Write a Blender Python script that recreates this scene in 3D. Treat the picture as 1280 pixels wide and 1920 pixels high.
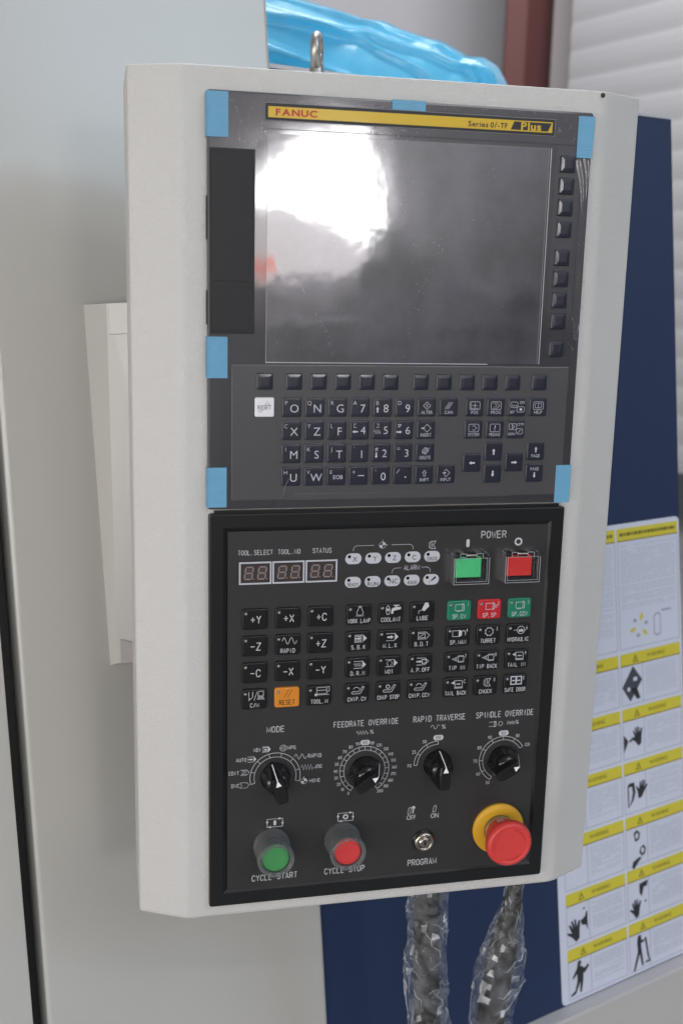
import bpy, math, random
from mathutils import Vector, Matrix
R_ = math.radians
for o in list(bpy.data.objects): bpy.data.objects.remove(o)
SC = bpy.context.scene
COL = SC.collection
H = 1.40                       # height of the keyboard row above the workshop floor (m)

# ------------------------------------------------------------------ camera
cam_d = bpy.data.cameras.new('camera'); cam = bpy.data.objects.new('camera', cam_d); COL.objects.link(cam)
rt = Vector((.976046, -.216320, .023232)); fw = Vector((.216472, .954905, -.203216)); up = rt.cross(fw); up.normalize()
M = Matrix((rt, up, -fw)).transposed().to_4x4(); M.translation = Vector((-.22234, -.79450, H + .08793))
cam.matrix_world = M
cam_d.sensor_fit = 'VERTICAL'; cam_d.sensor_height = 36; cam_d.lens = 37.92
cam_d.clip_start = .02; cam_d.clip_end = 200
cam_d.dof.use_dof = True; cam_d.dof.focus_distance = .855; cam_d.dof.aperture_fstop = 8.0
SC.camera = cam

# ------------------------------------------------------------------ world, lamps, exposure
W = bpy.data.worlds.new('World'); SC.world = W; W.use_nodes = True
wn = W.node_tree; bg = wn.nodes['Background']
bg.inputs[0].default_value = (.80, .85, .93, 1); bg.inputs[1].default_value = .33
SC.view_settings.view_transform = 'Standard'; SC.view_settings.look = 'None'
SC.view_settings.exposure = 0; SC.view_settings.gamma = 1

def area(name, loc, target, sx, sy, power, col):
    l = bpy.data.lights.new(name, 'AREA'); l.shape = 'RECTANGLE'; l.size = sx; l.size_y = sy; l.energy = power; l.color = col
    o = bpy.data.objects.new(name, l); COL.objects.link(o); o.location = loc
    o.rotation_euler = (Vector(target) - Vector(loc)).to_track_quat('-Z', 'Y').to_euler()
    return o
area('roof_light', (1.55, -3.5, 5.4), (0, 0, 1.4), 1.9, 1.9, 26, (.95, .97, 1))
area('high_side_window', (6.9, -6.4, 5.9), (6.9 - 1.7, 0, 4.2), 4.6, 2.9, 205, (.58, .80, 1))
area('front_fill_light', (-3.2, -6.6, 1.7), (0, 0, 1.2), 3.6, 3.0, 165, (1, .97, .94))  # unseen fill added low behind the camera to lift the front
area('low_door_light', (-4.2, -2.4, .9), (0, .1, 1.0), 2.4, 1.6, 72, (1, .94, .87))
area('back_wall_fill', (2.2, 3.6, 5.6), (2.0, 6.6, 1.8), 3.0, 2.0, 175, (.97, .98, 1))  # fill added to brighten the far wall and shutter
area('skylight', (.2, 1.2, 5.0), (.2, .6, 1.6), 1.6, 1.6, 115, (.95, .98, 1))
area('hall_wall_fill', (1.5, -5.4, 6.2), (1.5, -8.0, 2.6), 5.0, 1.2, 210, (1, .96, .98))  # added wash on the hall wall, brightening what the screen mirrors

# ------------------------------------------------------------------ materials
def lin(c): return tuple((x / 12.92 if x <= .04045 else ((x + .055) / 1.055) ** 2.4) for x in (v / 255 for v in c))
def mat(name, rgb, rough=.5, metal=0, spec=.5, coat=0, coatr=.05, bump=None, mix=None, trans=0, ior=1.5, emit=None, vary=None, coatior=1.5):
    m = bpy.data.materials.new(name); m.use_nodes = True; nt = m.node_tree; b = nt.nodes['Principled BSDF']
    c = lin(rgb) if max(rgb) > 1 else rgb
    b.inputs['Base Color'].default_value = (*c, 1); b.inputs['Roughness'].default_value = rough; b.inputs['Metallic'].default_value = metal
    b.inputs['Specular IOR Level'].default_value = spec; b.inputs['Coat Weight'].default_value = coat; b.inputs['Coat Roughness'].default_value = coatr
    b.inputs['Coat IOR'].default_value = coatior; b.inputs['Transmission Weight'].default_value = trans; b.inputs['IOR'].default_value = ior
    if emit: b.inputs['Emission Color'].default_value = (*emit[0], 1); b.inputs['Emission Strength'].default_value = emit[1]
    tc = nt.nodes.new('ShaderNodeTexCoord')
    if bump:      # list of (scale, strength, distance)
        prev = None
        for sc_, st, di in bump:
            n = nt.nodes.new('ShaderNodeTexNoise'); n.inputs['Scale'].default_value = sc_; n.inputs['Detail'].default_value = 3
            nt.links.new(tc.outputs['Object'], n.inputs['Vector'])
            bp = nt.nodes.new('ShaderNodeBump'); bp.inputs['Strength'].default_value = st; bp.inputs['Distance'].default_value = di
            nt.links.new(n.outputs['Fac'], bp.inputs['Height'])
            if prev: nt.links.new(prev.outputs[0], bp.inputs['Normal'])
            prev = bp
        nt.links.new(prev.outputs[0], b.inputs['Normal'])
        if coat: nt.links.new(prev.outputs[0], b.inputs['Coat Normal'])
    if vary:      # (scale, amount) of colour, (roughness amount)
        n = nt.nodes.new('ShaderNodeTexNoise'); n.inputs['Scale'].default_value = vary[0]; n.inputs['Detail'].default_value = 6; n.inputs['Roughness'].default_value = .65
        nt.links.new(tc.outputs['Object'], n.inputs['Vector'])
        mr = nt.nodes.new('ShaderNodeMapRange'); mr.inputs[1].default_value = .3; mr.inputs[2].default_value = .7
        mr.inputs[3].default_value = 1 - vary[1]; mr.inputs[4].default_value = 1 + vary[1]; nt.links.new(n.outputs['Fac'], mr.inputs[0])
        mx = nt.nodes.new('ShaderNodeVectorMath'); mx.operation = 'SCALE'; mx.inputs[0].default_value = c
        nt.links.new(mr.outputs[0], mx.inputs['Scale']); nt.links.new(mx.outputs[0], b.inputs['Base Color'])
        if len(vary) > 2:
            m2 = nt.nodes.new('ShaderNodeMapRange'); m2.inputs[1].default_value = .35; m2.inputs[2].default_value = .7
            m2.inputs[3].default_value = rough; m2.inputs[4].default_value = rough + vary[2]; nt.links.new(n.outputs['Fac'], m2.inputs[0])
            nt.links.new(m2.outputs[0], b.inputs['Roughness'])
    return m
MT = {}
MT['paint'] = mat('pendant_powder_coat', (.535, .525, .505), .30, spec=.5, bump=[(850, 1.0, .0007), (380, .3, .0009)], vary=(9, .02))
MT['door'] = mat('cabinet_paint', (.475, .465, .435), .20, spec=.6, bump=[(1100, .25, .0004), (3.0, .10, .01)], vary=(3, .02))
MT['blue'] = mat('blue_paint', (.010, .024, .074), .42, bump=[(900, .2, .0004)], vary=(5, .05))
MT['bezel'] = mat('bezel_plastic_under_film', (.024, .024, .029), .40, spec=.5, coat=1, coatr=.06, coatior=1.7, bump=[(9, .12, .004), (30, .05, .001)], vary=(22, .22))
MT['kbplate'] = mat('keyboard_plate', (.049, .048, .051), .45, spec=.5, coat=.9, coatr=.14, coatior=1.55, bump=[(9, .10, .004)], vary=(25, .06))
MT['screen'] = mat('screen_glass', (.030, .031, .041), .31, spec=.8, coat=1, coatr=.045, coatior=1.8, bump=[(5, .16, .006), (22, .10, .0015)], vary=(14, .95))
MT['groove'] = mat('dark_joint', (.012, .012, .014), .5)
MT['cover'] = mat('card_cover_plastic', (.014, .015, .016), .5, spec=.35, bump=[(2500, .2, .0002)])
MT['mkey'] = mat('keyboard_key', (.013, .015, .026), .30, spec=.45, coat=.35, coatr=.12, vary=(60, .15))
MT['wkey'] = mat('white_key', (.74, .74, .76), .3, coat=.4)
MT['frame'] = mat('panel_frame', (.009, .0095, .010), .30, spec=.4, bump=[(1400, .1, .0002)])
MT['memb'] = mat('panel_membrane', (.029, .0275, .0275), .34, spec=.45, bump=[(1600, .15, .0002)], vary=(8, .10))
MT['bkey'] = mat('black_key', (.0075, .008, .0085), .30, spec=.38)
MT['gkey'] = mat('green_key', (.012, .17, .095), .3)
MT['rkey'] = mat('red_key', (.46, .018, .022), .3)
MT['okey'] = mat('orange_key', (.62, .22, .018), .3)
MT['ink'] = mat('white_print', (.50, .50, .52), .5)
MT['inkdim'] = mat('grey_print', (.22, .22, .24), .5)
MT['inkk'] = mat('key_print', (.50, .51, .55), .5)
MT['dark'] = mat('dark_print', (.012, .012, .016), .5)
MT['redink'] = mat('red_print', (.42, .030, .025), .5)
MT['lamp'] = mat('lamp_label', (.48, .49, .53), .45)
MT['leddark'] = mat('led_dot', (.012, .012, .013), .2)
MT['seg'] = mat('display_segment', (.26, .215, .20), .5)
MT['segback'] = mat('display_back', (.032, .024, .024), .35)
MT['segglow'] = mat('display_digit_back', (.055, .040, .038), .4)
MT['led'] = mat('clear_led', (.25, .25, .26), .08, spec=1, metal=.5)
MT['yellow'] = mat('yellow_strip', (.56, .37, .008), .45, coat=.2, coatr=.1)
MT['green'] = mat('green_lens', (.12, .85, .32), .35)
MT['red'] = mat('red_lens', (.95, .05, .045), .35)
MT['clear'] = mat('clear_plastic', (.92, .93, .94), .07, trans=1, ior=1.3, spec=.6)
MT['rubber'] = mat('grey_boot', (.80, .82, .82), .12, trans=.95, ior=1.2, spec=.8, coat=.8)
MT['bgreen'] = mat('green_button', (.050, .24, .075), .45)
MT['bred'] = mat('red_button', (.55, .040, .040), .42)
MT['knob'] = mat('black_knob', (.006, .006, .0065), .16, spec=.6)
MT['chrome'] = mat('nickel', (.40, .35, .31), .2, metal=1)
MT['steel'] = mat('zinc_steel', (.42, .41, .39), .38, metal=1)
MT['brass'] = mat('dull_collar', (.30, .22, .10), .5, metal=.6)
MT['estop'] = mat('estop_red', (.60, .045, .040), .42)
MT['estopy'] = mat('estop_yellow', (.62, .33, .012), .45)
MT['tape'] = mat('blue_tape', (.125, .33, .50), .38, bump=[(60, .1, .001)], vary=(80, .05))
MT['scratch'] = mat('film_scratch', (.55, .55, .57), .3)
MT['seam'] = mat('rubber_seal', (.012, .014, .012), .5)
MT['sheet'] = mat('sticker_sheet', (.60, .63, .73), .4)
MT['stickline'] = mat('sticker_line', (.30, .33, .41), .5)
MT['stext'] = mat('sticker_text', (.50, .53, .61), .5)
MT['sty'] = mat('sticker_yellow', (.62, .53, .045), .4)
MT['stydark'] = mat('sticker_header_print', (.16, .13, .015), .5)
MT['stk'] = mat('sticker_black', (.022, .024, .03), .5)
MT['column'] = mat('red_brown_paint', (.105, .030, .027), .6)
MT['wall'] = mat('wall_sheet', (.40, .39, .405), .7)
MT['shutter'] = mat('shutter_slat', (.50, .49, .50), .6)
MT['trim'] = mat('pale_trim', (.36, .33, .33), .6)
MT['floor'] = mat('workshop_floor', (.20, .20, .20), .4, vary=(1.5, .2))
MT['rib'] = mat('conduit', (.022, .021, .019), .4)
MT['hall'] = mat('hall_wall', (.55, .53, .55), .8)
MT['machine'] = mat('machine_grey', (.16, .16, .17), .6)
MT['machdark'] = mat('machine_dark', (.05, .055, .07), .6)
MT['glint'] = mat('glint_panel_glow', (.8, .2, .1), .4, emit=((1, .20, .09), 7))  # made-up glow for the red glint beside the screen
MT['beige'] = mat('band_beige', (.30, .27, .20), .6)
MT['machred'] = mat('machine_red', (.85, .10, .04), .5)
MT['window'] = mat('bay_window', (.9, .9, .9), .5, emit=((1, .99, 1), 24))
MT['windowdim'] = mat('bay_window_dim', (.9, .9, .9), .5, emit=((1, .92, .94), 5))

def ribbed(m, scale, strength, axis='Z'):
    nt = m.node_tree; b = nt.nodes['Principled BSDF']; w = nt.nodes.new('ShaderNodeTexWave'); w.bands_direction = axis
    w.inputs['Scale'].default_value = scale; w.inputs['Distortion'].default_value = .4; tc = nt.nodes.new('ShaderNodeTexCoord')
    nt.links.new(tc.outputs['Object'], w.inputs['Vector'])
    bp = nt.nodes.new('ShaderNodeBump'); bp.inputs['Strength'].default_value = strength; bp.inputs['Distance'].default_value = .0006
    nt.links.new(w.outputs['Fac'], bp.inputs['Height']); nt.links.new(bp.outputs[0], b.inputs['Normal'])
ribbed(MT['tape'], 260, .3)

def plastic(name, col, alpha, rough):       # thin clear film: part see-through, part shiny
    m = bpy.data.materials.new(name); m.use_nodes = True; nt = m.node_tree; nt.nodes.clear()
    out = nt.nodes.new('ShaderNodeOutputMaterial'); mx = nt.nodes.new('ShaderNodeMixShader'); tr = nt.nodes.new('ShaderNodeBsdfTransparent')
    pr = nt.nodes.new('ShaderNodeBsdfPrincipled'); pr.inputs['Base Color'].default_value = (*col, 1); pr.inputs['Roughness'].default_value = rough
    pr.inputs['Specular IOR Level'].default_value = 1; pr.inputs['Coat Weight'].default_value = 1; pr.inputs['Coat Roughness'].default_value = .06
    tc = nt.nodes.new('ShaderNodeTexCoord'); n = nt.nodes.new('ShaderNodeTexNoise'); n.inputs['Scale'].default_value = 55; n.inputs['Detail'].default_value = 6; n.inputs['Distortion'].default_value = 1.2
    nt.links.new(tc.outputs['Object'], n.inputs['Vector'])
    mr = nt.nodes.new('ShaderNodeMapRange'); mr.inputs[1].default_value = .35; mr.inputs[2].default_value = .68; mr.inputs[3].default_value = alpha[0]; mr.inputs[4].default_value = alpha[1]
    nt.links.new(n.outputs['Fac'], mr.inputs[0])
    bp = nt.nodes.new('ShaderNodeBump'); bp.inputs['Strength'].default_value = .5; bp.inputs['Distance'].default_value = .002
    nt.links.new(n.outputs['Fac'], bp.inputs['Height']); nt.links.new(bp.outputs[0], pr.inputs['Normal']); nt.links.new(bp.outputs[0], pr.inputs['Coat Normal'])
    nt.links.new(mr.outputs[0], mx.inputs[0]); nt.links.new(tr.outputs[0], mx.inputs[1]); nt.links.new(pr.outputs[0], mx.inputs[2]); nt.links.new(mx.outputs[0], out.inputs[0])
    return m
MT['wrap'] = plastic('clear_wrap', (.60, .63, .70), (.01, .21), .12)
def translucent(m):      # thin coloured sheeting that also lets light through from behind
    nt = m.node_tree; p_ = nt.nodes['Principled BSDF']; out = nt.nodes['Material Output']; t_ = nt.nodes.new('ShaderNodeBsdfTranslucent'); t_.inputs[0].default_value = (.25, .80, 1, 1)
    mx = nt.nodes.new('ShaderNodeMixShader'); mx.inputs[0].default_value = .38
    nt.links.new(p_.outputs[0], mx.inputs[1]); nt.links.new(t_.outputs[0], mx.inputs[2]); nt.links.new(mx.outputs[0], out.inputs[0]); return m
def boot():
    m = bpy.data.materials.new('clear_boot'); m.use_nodes = True; nt = m.node_tree; nt.nodes.clear()
    out = nt.nodes.new('ShaderNodeOutputMaterial'); mx = nt.nodes.new('ShaderNodeMixShader'); tr = nt.nodes.new('ShaderNodeBsdfTransparent'); tr.inputs[0].default_value = (.93, .94, .94, 1)
    pr = nt.nodes.new('ShaderNodeBsdfPrincipled'); pr.inputs['Base Color'].default_value = (.30, .31, .31, 1); pr.inputs['Roughness'].default_value = .16; pr.inputs['Coat Weight'].default_value = 1; pr.inputs['Coat Roughness'].default_value = .05
    lw = nt.nodes.new('ShaderNodeLayerWeight'); lw.inputs[0].default_value = .35
    mr = nt.nodes.new('ShaderNodeMapRange'); mr.inputs[3].default_value = .20; mr.inputs[4].default_value = .80
    nt.links.new(lw.outputs['Facing'], mr.inputs[0]); nt.links.new(mr.outputs[0], mx.inputs[0]); nt.links.new(tr.outputs[0], mx.inputs[1]); nt.links.new(pr.outputs[0], mx.inputs[2]); nt.links.new(mx.outputs[0], out.inputs[0])
    return m
MT['rubber'] = boot()
MT['creaseglint'] = plastic('sleeve_crease_glint', (.80, .83, .88), (.15, .75), .14)  # whiter plastic carrying the sleeve highlights in its colour
MT['crease'] = plastic('film_fold', (.40, .37, .39), (.12, .5), .15)
MT['bluewrap'] = translucent(mat('blue_wrap', (.15, .62, .88), .30, spec=.6, coat=.7, coatr=.14, bump=[(30, .10, .003)], vary=(5, .25)))

# ------------------------------------------------------------------ mesh builder (units: mm)
class MB:
    def __init__(s): s.v = []; s.f = []; s.m = []; s.sm = []; s.slots = []
    def mi(s, m):
        if m not in s.slots: s.slots.append(m)
        return s.slots.index(m)
    def add(s, vs, fs, m, smooth=False):
        k = len(s.v); i = s.mi(m); s.v += [tuple(p) for p in vs]
        for f in fs: s.f.append([k + j for j in f]); s.m.append(i); s.sm.append(smooth)
    def box(s, x0, x1, y0, y1, z0, z1, m):
        vs = [(x, y, z) for x in (x0, x1) for y in (y0, y1) for z in (z0, z1)]
        s.add(vs, [(0, 1, 3, 2), (4, 6, 7, 5), (0, 4, 5, 1), (2, 3, 7, 6), (0, 2, 6, 4), (1, 5, 7, 3)], m)
    def loft(s, loops, m, cap0=True, cap1=True, smooth=False, closed=True):
        n = len(loops[0]); vs = [p for l in loops for p in l]; fs = []
        for a in range(len(loops) - 1):
            for i in range(n if closed else n - 1):
                j = (i + 1) % n; fs.append((a * n + i, a * n + j, (a + 1) * n + j, (a + 1) * n + i))
        s.add(vs, fs, m, smooth)
        if cap0: s.add(loops[0], [tuple(range(n))[::-1]], m)
        if cap1: s.add(loops[-1], [tuple(range(n))], m)
    def prism(s, pts, y0, y1, m):            # polygon in the panel plane, y1 = front
        s.loft([[(x, y0, z) for x, z in pts], [(x, y1, z) for x, z in pts]], m)
    def flat(s, pts, y, m): s.add([(x, y, z) for x, z in pts], [tuple(range(len(pts)))], m)
    def rect(s, x0, x1, z0, z1, y, m): s.flat([(x0, z0), (x1, z0), (x1, z1), (x0, z1)], y, m)
    def lathe(s, cx, cz, prof, m, n=48, smooth=True, cap=True, ax=(0, 0)):   # axis along -y, prof = [(radius, y)]
        loops = [[(cx + r * math.cos(2 * math.pi * i / n), y, cz + r * math.sin(2 * math.pi * i / n)) for i in range(n)] for r, y in prof]
        s.loft(loops, m, cap0=False, cap1=cap, smooth=smooth)
    def stroke(s, pts, w, y, m, closed=False):
        p = [Vector(q) for q in pts]; n = len(p); L = []; Rr = []
        for i in range(n):
            a = p[i - 1] if (i > 0 or closed) else None; b = p[(i + 1) % n] if (i < n - 1 or closed) else None
            d1 = (p[i] - a).normalized() if a is not None else None; d2 = (b - p[i]).normalized() if b is not None else None
            if d1 is None: t = d2
            elif d2 is None: t = d1
            else:
                t = d1 + d2
                t = t.normalized() if t.length > 1e-4 else d1
            nn = Vector((-t.y, t.x)); k = 1.0
            if d1 is not None and d2 is not None: k = min(2.2, 1 / max(.3, abs(nn.dot(Vector((-d1.y, d1.x))))))
            L.append(p[i] + nn * w / 2 * k); Rr.append(p[i] - nn * w / 2 * k)
        vs = [(q.x, y, q.y) for q in L] + [(q.x, y, q.y) for q in Rr]
        fs = [(i, (i + 1) % n, n + (i + 1) % n, n + i) for i in range(n if closed else n - 1)]
        s.add(vs, fs, m)
    def tube(s, path, rad, m, n=12, smooth=True):
        loops = []; P = [Vector(q) for q in path]
        for i, p in enumerate(P):
            t = (P[min(i + 1, len(P) - 1)] - P[max(i - 1, 0)]).normalized()
            a = t.cross(Vector((0, 1, 0))); a = a.normalized() if a.length > .1 else t.cross(Vector((1, 0, 0))).normalized(); b = t.cross(a)
            r = rad[i] if isinstance(rad, (list, tuple)) else rad
            loops.append([tuple(p + (a * math.cos(2 * math.pi * k / n) + b * math.sin(2 * math.pi * k / n)) * r) for k in range(n)])
        s.loft(loops, m, smooth=smooth)
    def build(s, name, parent=None, loc=None, label=None, scale=.001, kind=None):
        me = bpy.data.meshes.new(name); me.from_pydata([(x * scale, y * scale, z * scale) for x, y, z in s.v], [], s.f)
        for m in s.slots: me.materials.append(MT[m])
        me.polygons.foreach_set('material_index', s.m); me.polygons.foreach_set('use_smooth', s.sm); me.update()
        o = bpy.data.objects.new(name, me); COL.objects.link(o)
        if parent: o.parent = parent
        if loc: o.location = loc
        if label: o['label'] = label
        if kind: o['kind'] = kind
        return o
def arc(cx, cz, r, a0, a1, n=16, k=1.0):      # degrees, clockwise from up
    return [(cx + r * math.sin(R_(a0 + (a1 - a0) * i / n)), cz + k * r * math.cos(R_(a0 + (a1 - a0) * i / n))) for i in range(n + 1)]
def rrect(cx, cz, w, h, r, n=4):
    out = []
    for sx, sz, a in ((1, 1, 0), (1, -1, 90), (-1, -1, 180), (-1, 1, 270)):
        for i in range(n + 1):
            t = R_(a + 90 * i / n); out.append((cx + sx * (w / 2 - r) + r * math.sin(t), cz + sz * (h / 2 - r) + r * math.cos(t)))
    return out
def keycap(mb, cx, cz, w, h, r, y0, y1, bev, m, dome=0.0):
    mb.loft([[(x, y, z) for x, z in rrect(cx, cz, w - 2 * i, h - 2 * i, max(r - i, .25))] for i, y in
             ((0, y0), (0, y1 + bev), (bev * .07, y1 + bev * .72), (bev * .28, y1 + bev * .34), (bev * .6, y1 + bev * .1), (bev, y1 + .01), (bev + .15, y1), (bev + 2.2, y1 - dome))], m, cap0=False, smooth=True)

# glyphs from Blender's built-in font
GL = {}
def glyph(ch, off=0.0, italic=0.0):
    key = (ch, off, italic)
    if key in GL: return GL[key]
    c = bpy.data.curves.new('g', 'FONT'); c.body = ch; c.size = 1; c.resolution_u = 3; c.offset = off; c.shear = italic
    o = bpy.data.objects.new('g', c); COL.objects.link(o); dg = bpy.context.evaluated_depsgraph_get(); dg.update()
    me = o.evaluated_get(dg).to_mesh()
    vs = [(v.co.x, v.co.y) for v in me.vertices]; fs = [tuple(p.vertices) for p in me.polygons]
    o.evaluated_get(dg).to_mesh_clear(); COL.objects.unlink(o); bpy.data.objects.remove(o); bpy.data.curves.remove(c)
    GL[key] = (vs, fs); return GL[key]
def gbox(vs):
    return (min(v[0] for v in vs), max(v[0] for v in vs)) if vs else (0, .3)
# even-spaced engraved lettering of the operator panel: strokes on a 4 x 6 grid, pen lifts at '|'
def _p(t): return [tuple(float(v) for v in q.split(',')) for q in t.split()]
SF = {k: [_p(q) for q in v.split('|')] for k, v in {
 'A': '0,0 2,6 4,0|.7,2 3.3,2', 'B': '0,0 0,6 2.6,6 3.6,5.4 3.6,3.9 2.6,3.2 0,3.2|2.6,3.2 4,2.4 4,.9 2.8,0 0,0', 'C': '4,1.5 3.2,.2 2,0 .8,.3 0,1.6 0,4.4 .8,5.7 2,6 3.2,5.8 4,4.5',
 'D': '0,0 0,6 2,6 3.4,5.4 4,4 4,2 3.4,.6 2,0 0,0', 'E': '4,0 0,0 0,6 4,6|0,3.1 3.4,3.1', 'F': '0,0 0,6 4,6|0,3.1 3.2,3.1', 'G': '4,4.5 3.2,5.8 2,6 .8,5.7 0,4.4 0,1.6 .8,.3 2,0 3.2,.2 4,1 4,2.7 2.2,2.7',
 'H': '0,0 0,6|4,0 4,6|0,3.1 4,3.1', 'I': '2,0 2,6', 'J': '3.6,6 3.6,1.4 2.8,.1 1.4,0 .4,.8 .3,1.9', 'K': '0,0 0,6|4,6 0,2.2|1.3,3.4 4,0', 'L': '0,6 0,0 4,0', 'M': '-.5,0 -.5,6 2,1 4.5,6 4.5,0', 'N': '-.2,0 -.2,6 4.2,0 4.2,6',
 'O': '2,0 .8,.4 0,1.8 0,4.2 .8,5.6 2,6 3.2,5.6 4,4.2 4,1.8 3.2,.4 2,0', 'P': '0,0 0,6 2.7,6 4,5.2 4,3.6 2.7,2.8 0,2.8', 'R': '0,0 0,6 2.7,6 3.8,5.3 3.8,3.8 2.7,3 0,3|2.3,3 4,0', 'S': '0,1.3 .8,.2 2,0 3.3,.2 4,1.3 3.8,2.4 2,3.1 .3,3.9 .1,5 .9,5.8 2,6 3.2,5.8 3.9,4.9',
 'T': '0,6 4,6|2,6 2,0', 'U': '0,6 0,1.6 .8,.3 2,0 3.2,.3 4,1.6 4,6', 'V': '0,6 2,0 4,6', 'W': '-.5,6 .8,0 2,4.8 3.2,0 4.5,6', 'X': '0,0 4,6|0,6 4,0', 'Y': '0,6 2,3 4,6|2,3 2,0', 'Z': '0,6 4,6 0,0 4,0',
 '+': '0,3 4,3|2,1 2,5', '-': '0,3 4,3', '.': '.1,.3 1.3,.3', '/': '.3,-.3 3.7,6.3', '0': '2,0 .8,.4 0,1.8 0,4.2 .8,5.6 2,6 3.2,5.6 4,4.2 4,1.8 3.2,.4 2,0', '1': '.8,4.8 2.2,6 2.2,0', ' ': ''}.items() if v}
def mono(mb, s, x, z, h, y, m, cw, fill=.66, pen=.135):
    k = h / 6; x0 = x - cw * len(s) / 2; kx = cw * fill / 4
    for i, ch in enumerate(s):
        for pl in SF.get(ch, []):
            q = [(x0 + cw * (i + .5) + (a - 2) * kx, z - h / 2 + b_ * k) for a, b_ in pl]
            cl = len(q) > 4 and q[0] == q[-1]
            mb.stroke(q[:-1] if cl else q, pen * h * (1.35 if ch == '.' else .74 if ch in 'MNW' else 1), y, m, cl)
CAP = None
def text(mb, s, x, z, h, y, m, cw=None, al='c', off=0.0, ws=1.0, fill=.76, italic=0.0):
    """z = vertical centre of the capitals. cw = cell width for even-spaced lettering, otherwise proportional, scaled by ws"""
    global CAP
    if CAP is None: CAP = max(v[1] for v in glyph('H')[0])
    k = h / CAP; base = z - h / 2
    if cw:
        tot = cw * len(s); x0 = x - tot / 2 if al == 'c' else x
        for i, ch in enumerate(s):
            if ch == ' ': continue
            vs, fs = glyph(ch, off); a, b = gbox(vs); gw = (b - a) * k; cx = x0 + cw * (i + .5)
            sx = k * (min(1.0, fill * cw / gw) if ch in "I.,'1/-!" else fill * cw / gw)
            if ch == '.': cx -= cw * .2
            mb.add([(cx + (vx - (a + b) / 2) * sx, y, base + vy * k) for vx, vy in vs], fs, m)
    else:
        adv = []; tot = 0
        for ch in s:
            if ch == ' ': adv.append((None, None, .33 * k * ws)); tot += .33 * k * ws; continue
            vs, fs = glyph(ch, off, italic); a, b = gbox(vs); w = (b - a) * k * ws + .10 * k * ws; adv.append((vs, fs, w)); tot += w
        tot -= .10 * k * ws; cx = x - tot / 2 if al == 'c' else x
        for vs, fs, w in adv:
            if vs is not None:
                a = gbox(vs)[0]; mb.add([(cx + (vx - a) * k * ws, y, base + vy * k) for vx, vy in vs], fs, m)
            cx += w
def poly(mb, cx, cz, pts, y, m): mb.flat([(cx + a, cz + b) for a, b in pts], y, m)
def line(mb, cx, cz, pts, w, y, m, closed=False): mb.stroke([(cx + a, cz + b) for a, b in pts], w, y, m, closed)
def ring(mb, cx, cz, r, w, y, m, n=20): mb.stroke(arc(cx, cz, r, 0, 360 - 360 / n, n - 1), w, y, m, True)
def disc(mb, cx, cz, r, y, m, n=20): mb.flat(arc(cx, cz, r, 0, 360 - 360 / n, n - 1), y, m)
def arrow(mb, cx, cz, L, wd, ang, y, m, outline=False):      # filled arrow, ang clockwise from up
    pts = [(-wd * .22, -L / 2), (wd * .22, -L / 2), (wd * .22, L * .08), (wd / 2, L * .08), (0, L / 2), (-wd / 2, L * .08), (-wd * .22, L * .08)]
    c, s_ = math.cos(R_(ang)), math.sin(R_(ang)); pts = [(cx + a * c + b * s_, cz - a * s_ + b * c) for a, b in pts]
    if outline: mb.stroke(pts, .3, y, m, True)
    else:
        mb.flat([pts[0], pts[1], pts[2], pts[6]], y, m); mb.flat([pts[3], pts[4], pts[5]], y, m)
def zig(mb, x0, x1, z, amp, n, w, y, m, wave=False):
    if wave: pts = [(x0 + (x1 - x0) * i / (n * 8), z + amp * math.sin(2 * math.pi * i / 8)) for i in range(n * 8 + 1)]
    else: pts = [(x0, z)] + [(x0 + (x1 - x0) * (i + .5) / (2 * n), z + (amp if i % 2 == 0 else -amp)) for i in range(2 * n)] + [(x1, z)]
    mb.stroke(pts, w, y, m)

# ------------------------------------------------------------------ naming helpers
def tag(o, label, cat, group=None, kind=None):
    if label: o['label'] = label
    if cat: o['category'] = cat
    if group: o['group'] = group
    if kind: o['kind'] = kind
    return o
def empty(name, loc, label=None, cat=None, group=None):
    o = bpy.data.objects.new(name, None); COL.objects.link(o); o.location = loc; o.empty_display_size = .05
    return tag(o, label, cat, group)

# ================================================================== LARGE STRUCTURE
# machine face frame: u to the right, w up, d towards the viewer (mm)
hU = Vector((.94358, .33095, .01125)).normalized(); nN = Vector((-.32749, .93767, -.11630)).normalized(); wW = Vector((-.04904, .10605, .99315)).normalized()
def mface(u, w, d=0): return hU * u + wW * w - nN * d          # relative to the machine origin, mm
MO = Vector((0, .300, H))
mach = empty('machine_cabinet', MO, 'large machine cabinet with off-white door and dark blue panel behind the pendant', 'machine')
def mslab(mb, pts, d0, d1, m):      # pts (u,w) polygon
    mb.loft([[tuple(mface(u, w, d0)) for u, w in pts], [tuple(mface(u, w, d1)) for u, w in pts]], m)
def mflat(mb, pts, d, m): mb.add([tuple(mface(u, w, d)) for u, w in pts], [tuple(range(len(pts)))], m)
b = MB(); mslab(b, [(-40, -1250), (560, -1250), (533.2, -1000), (533.4, -300), (527.7, 300), (-45, 300)], -260, 0, 'blue'); b.build('blue_panel', mach)
b = MB(); mslab(b, [(-50, 300), (527.7, 300), (527.9, 304), (-50, 304)], -262, 1.2, 'shutter'); b.build('top_edge_strip', mach)
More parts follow.
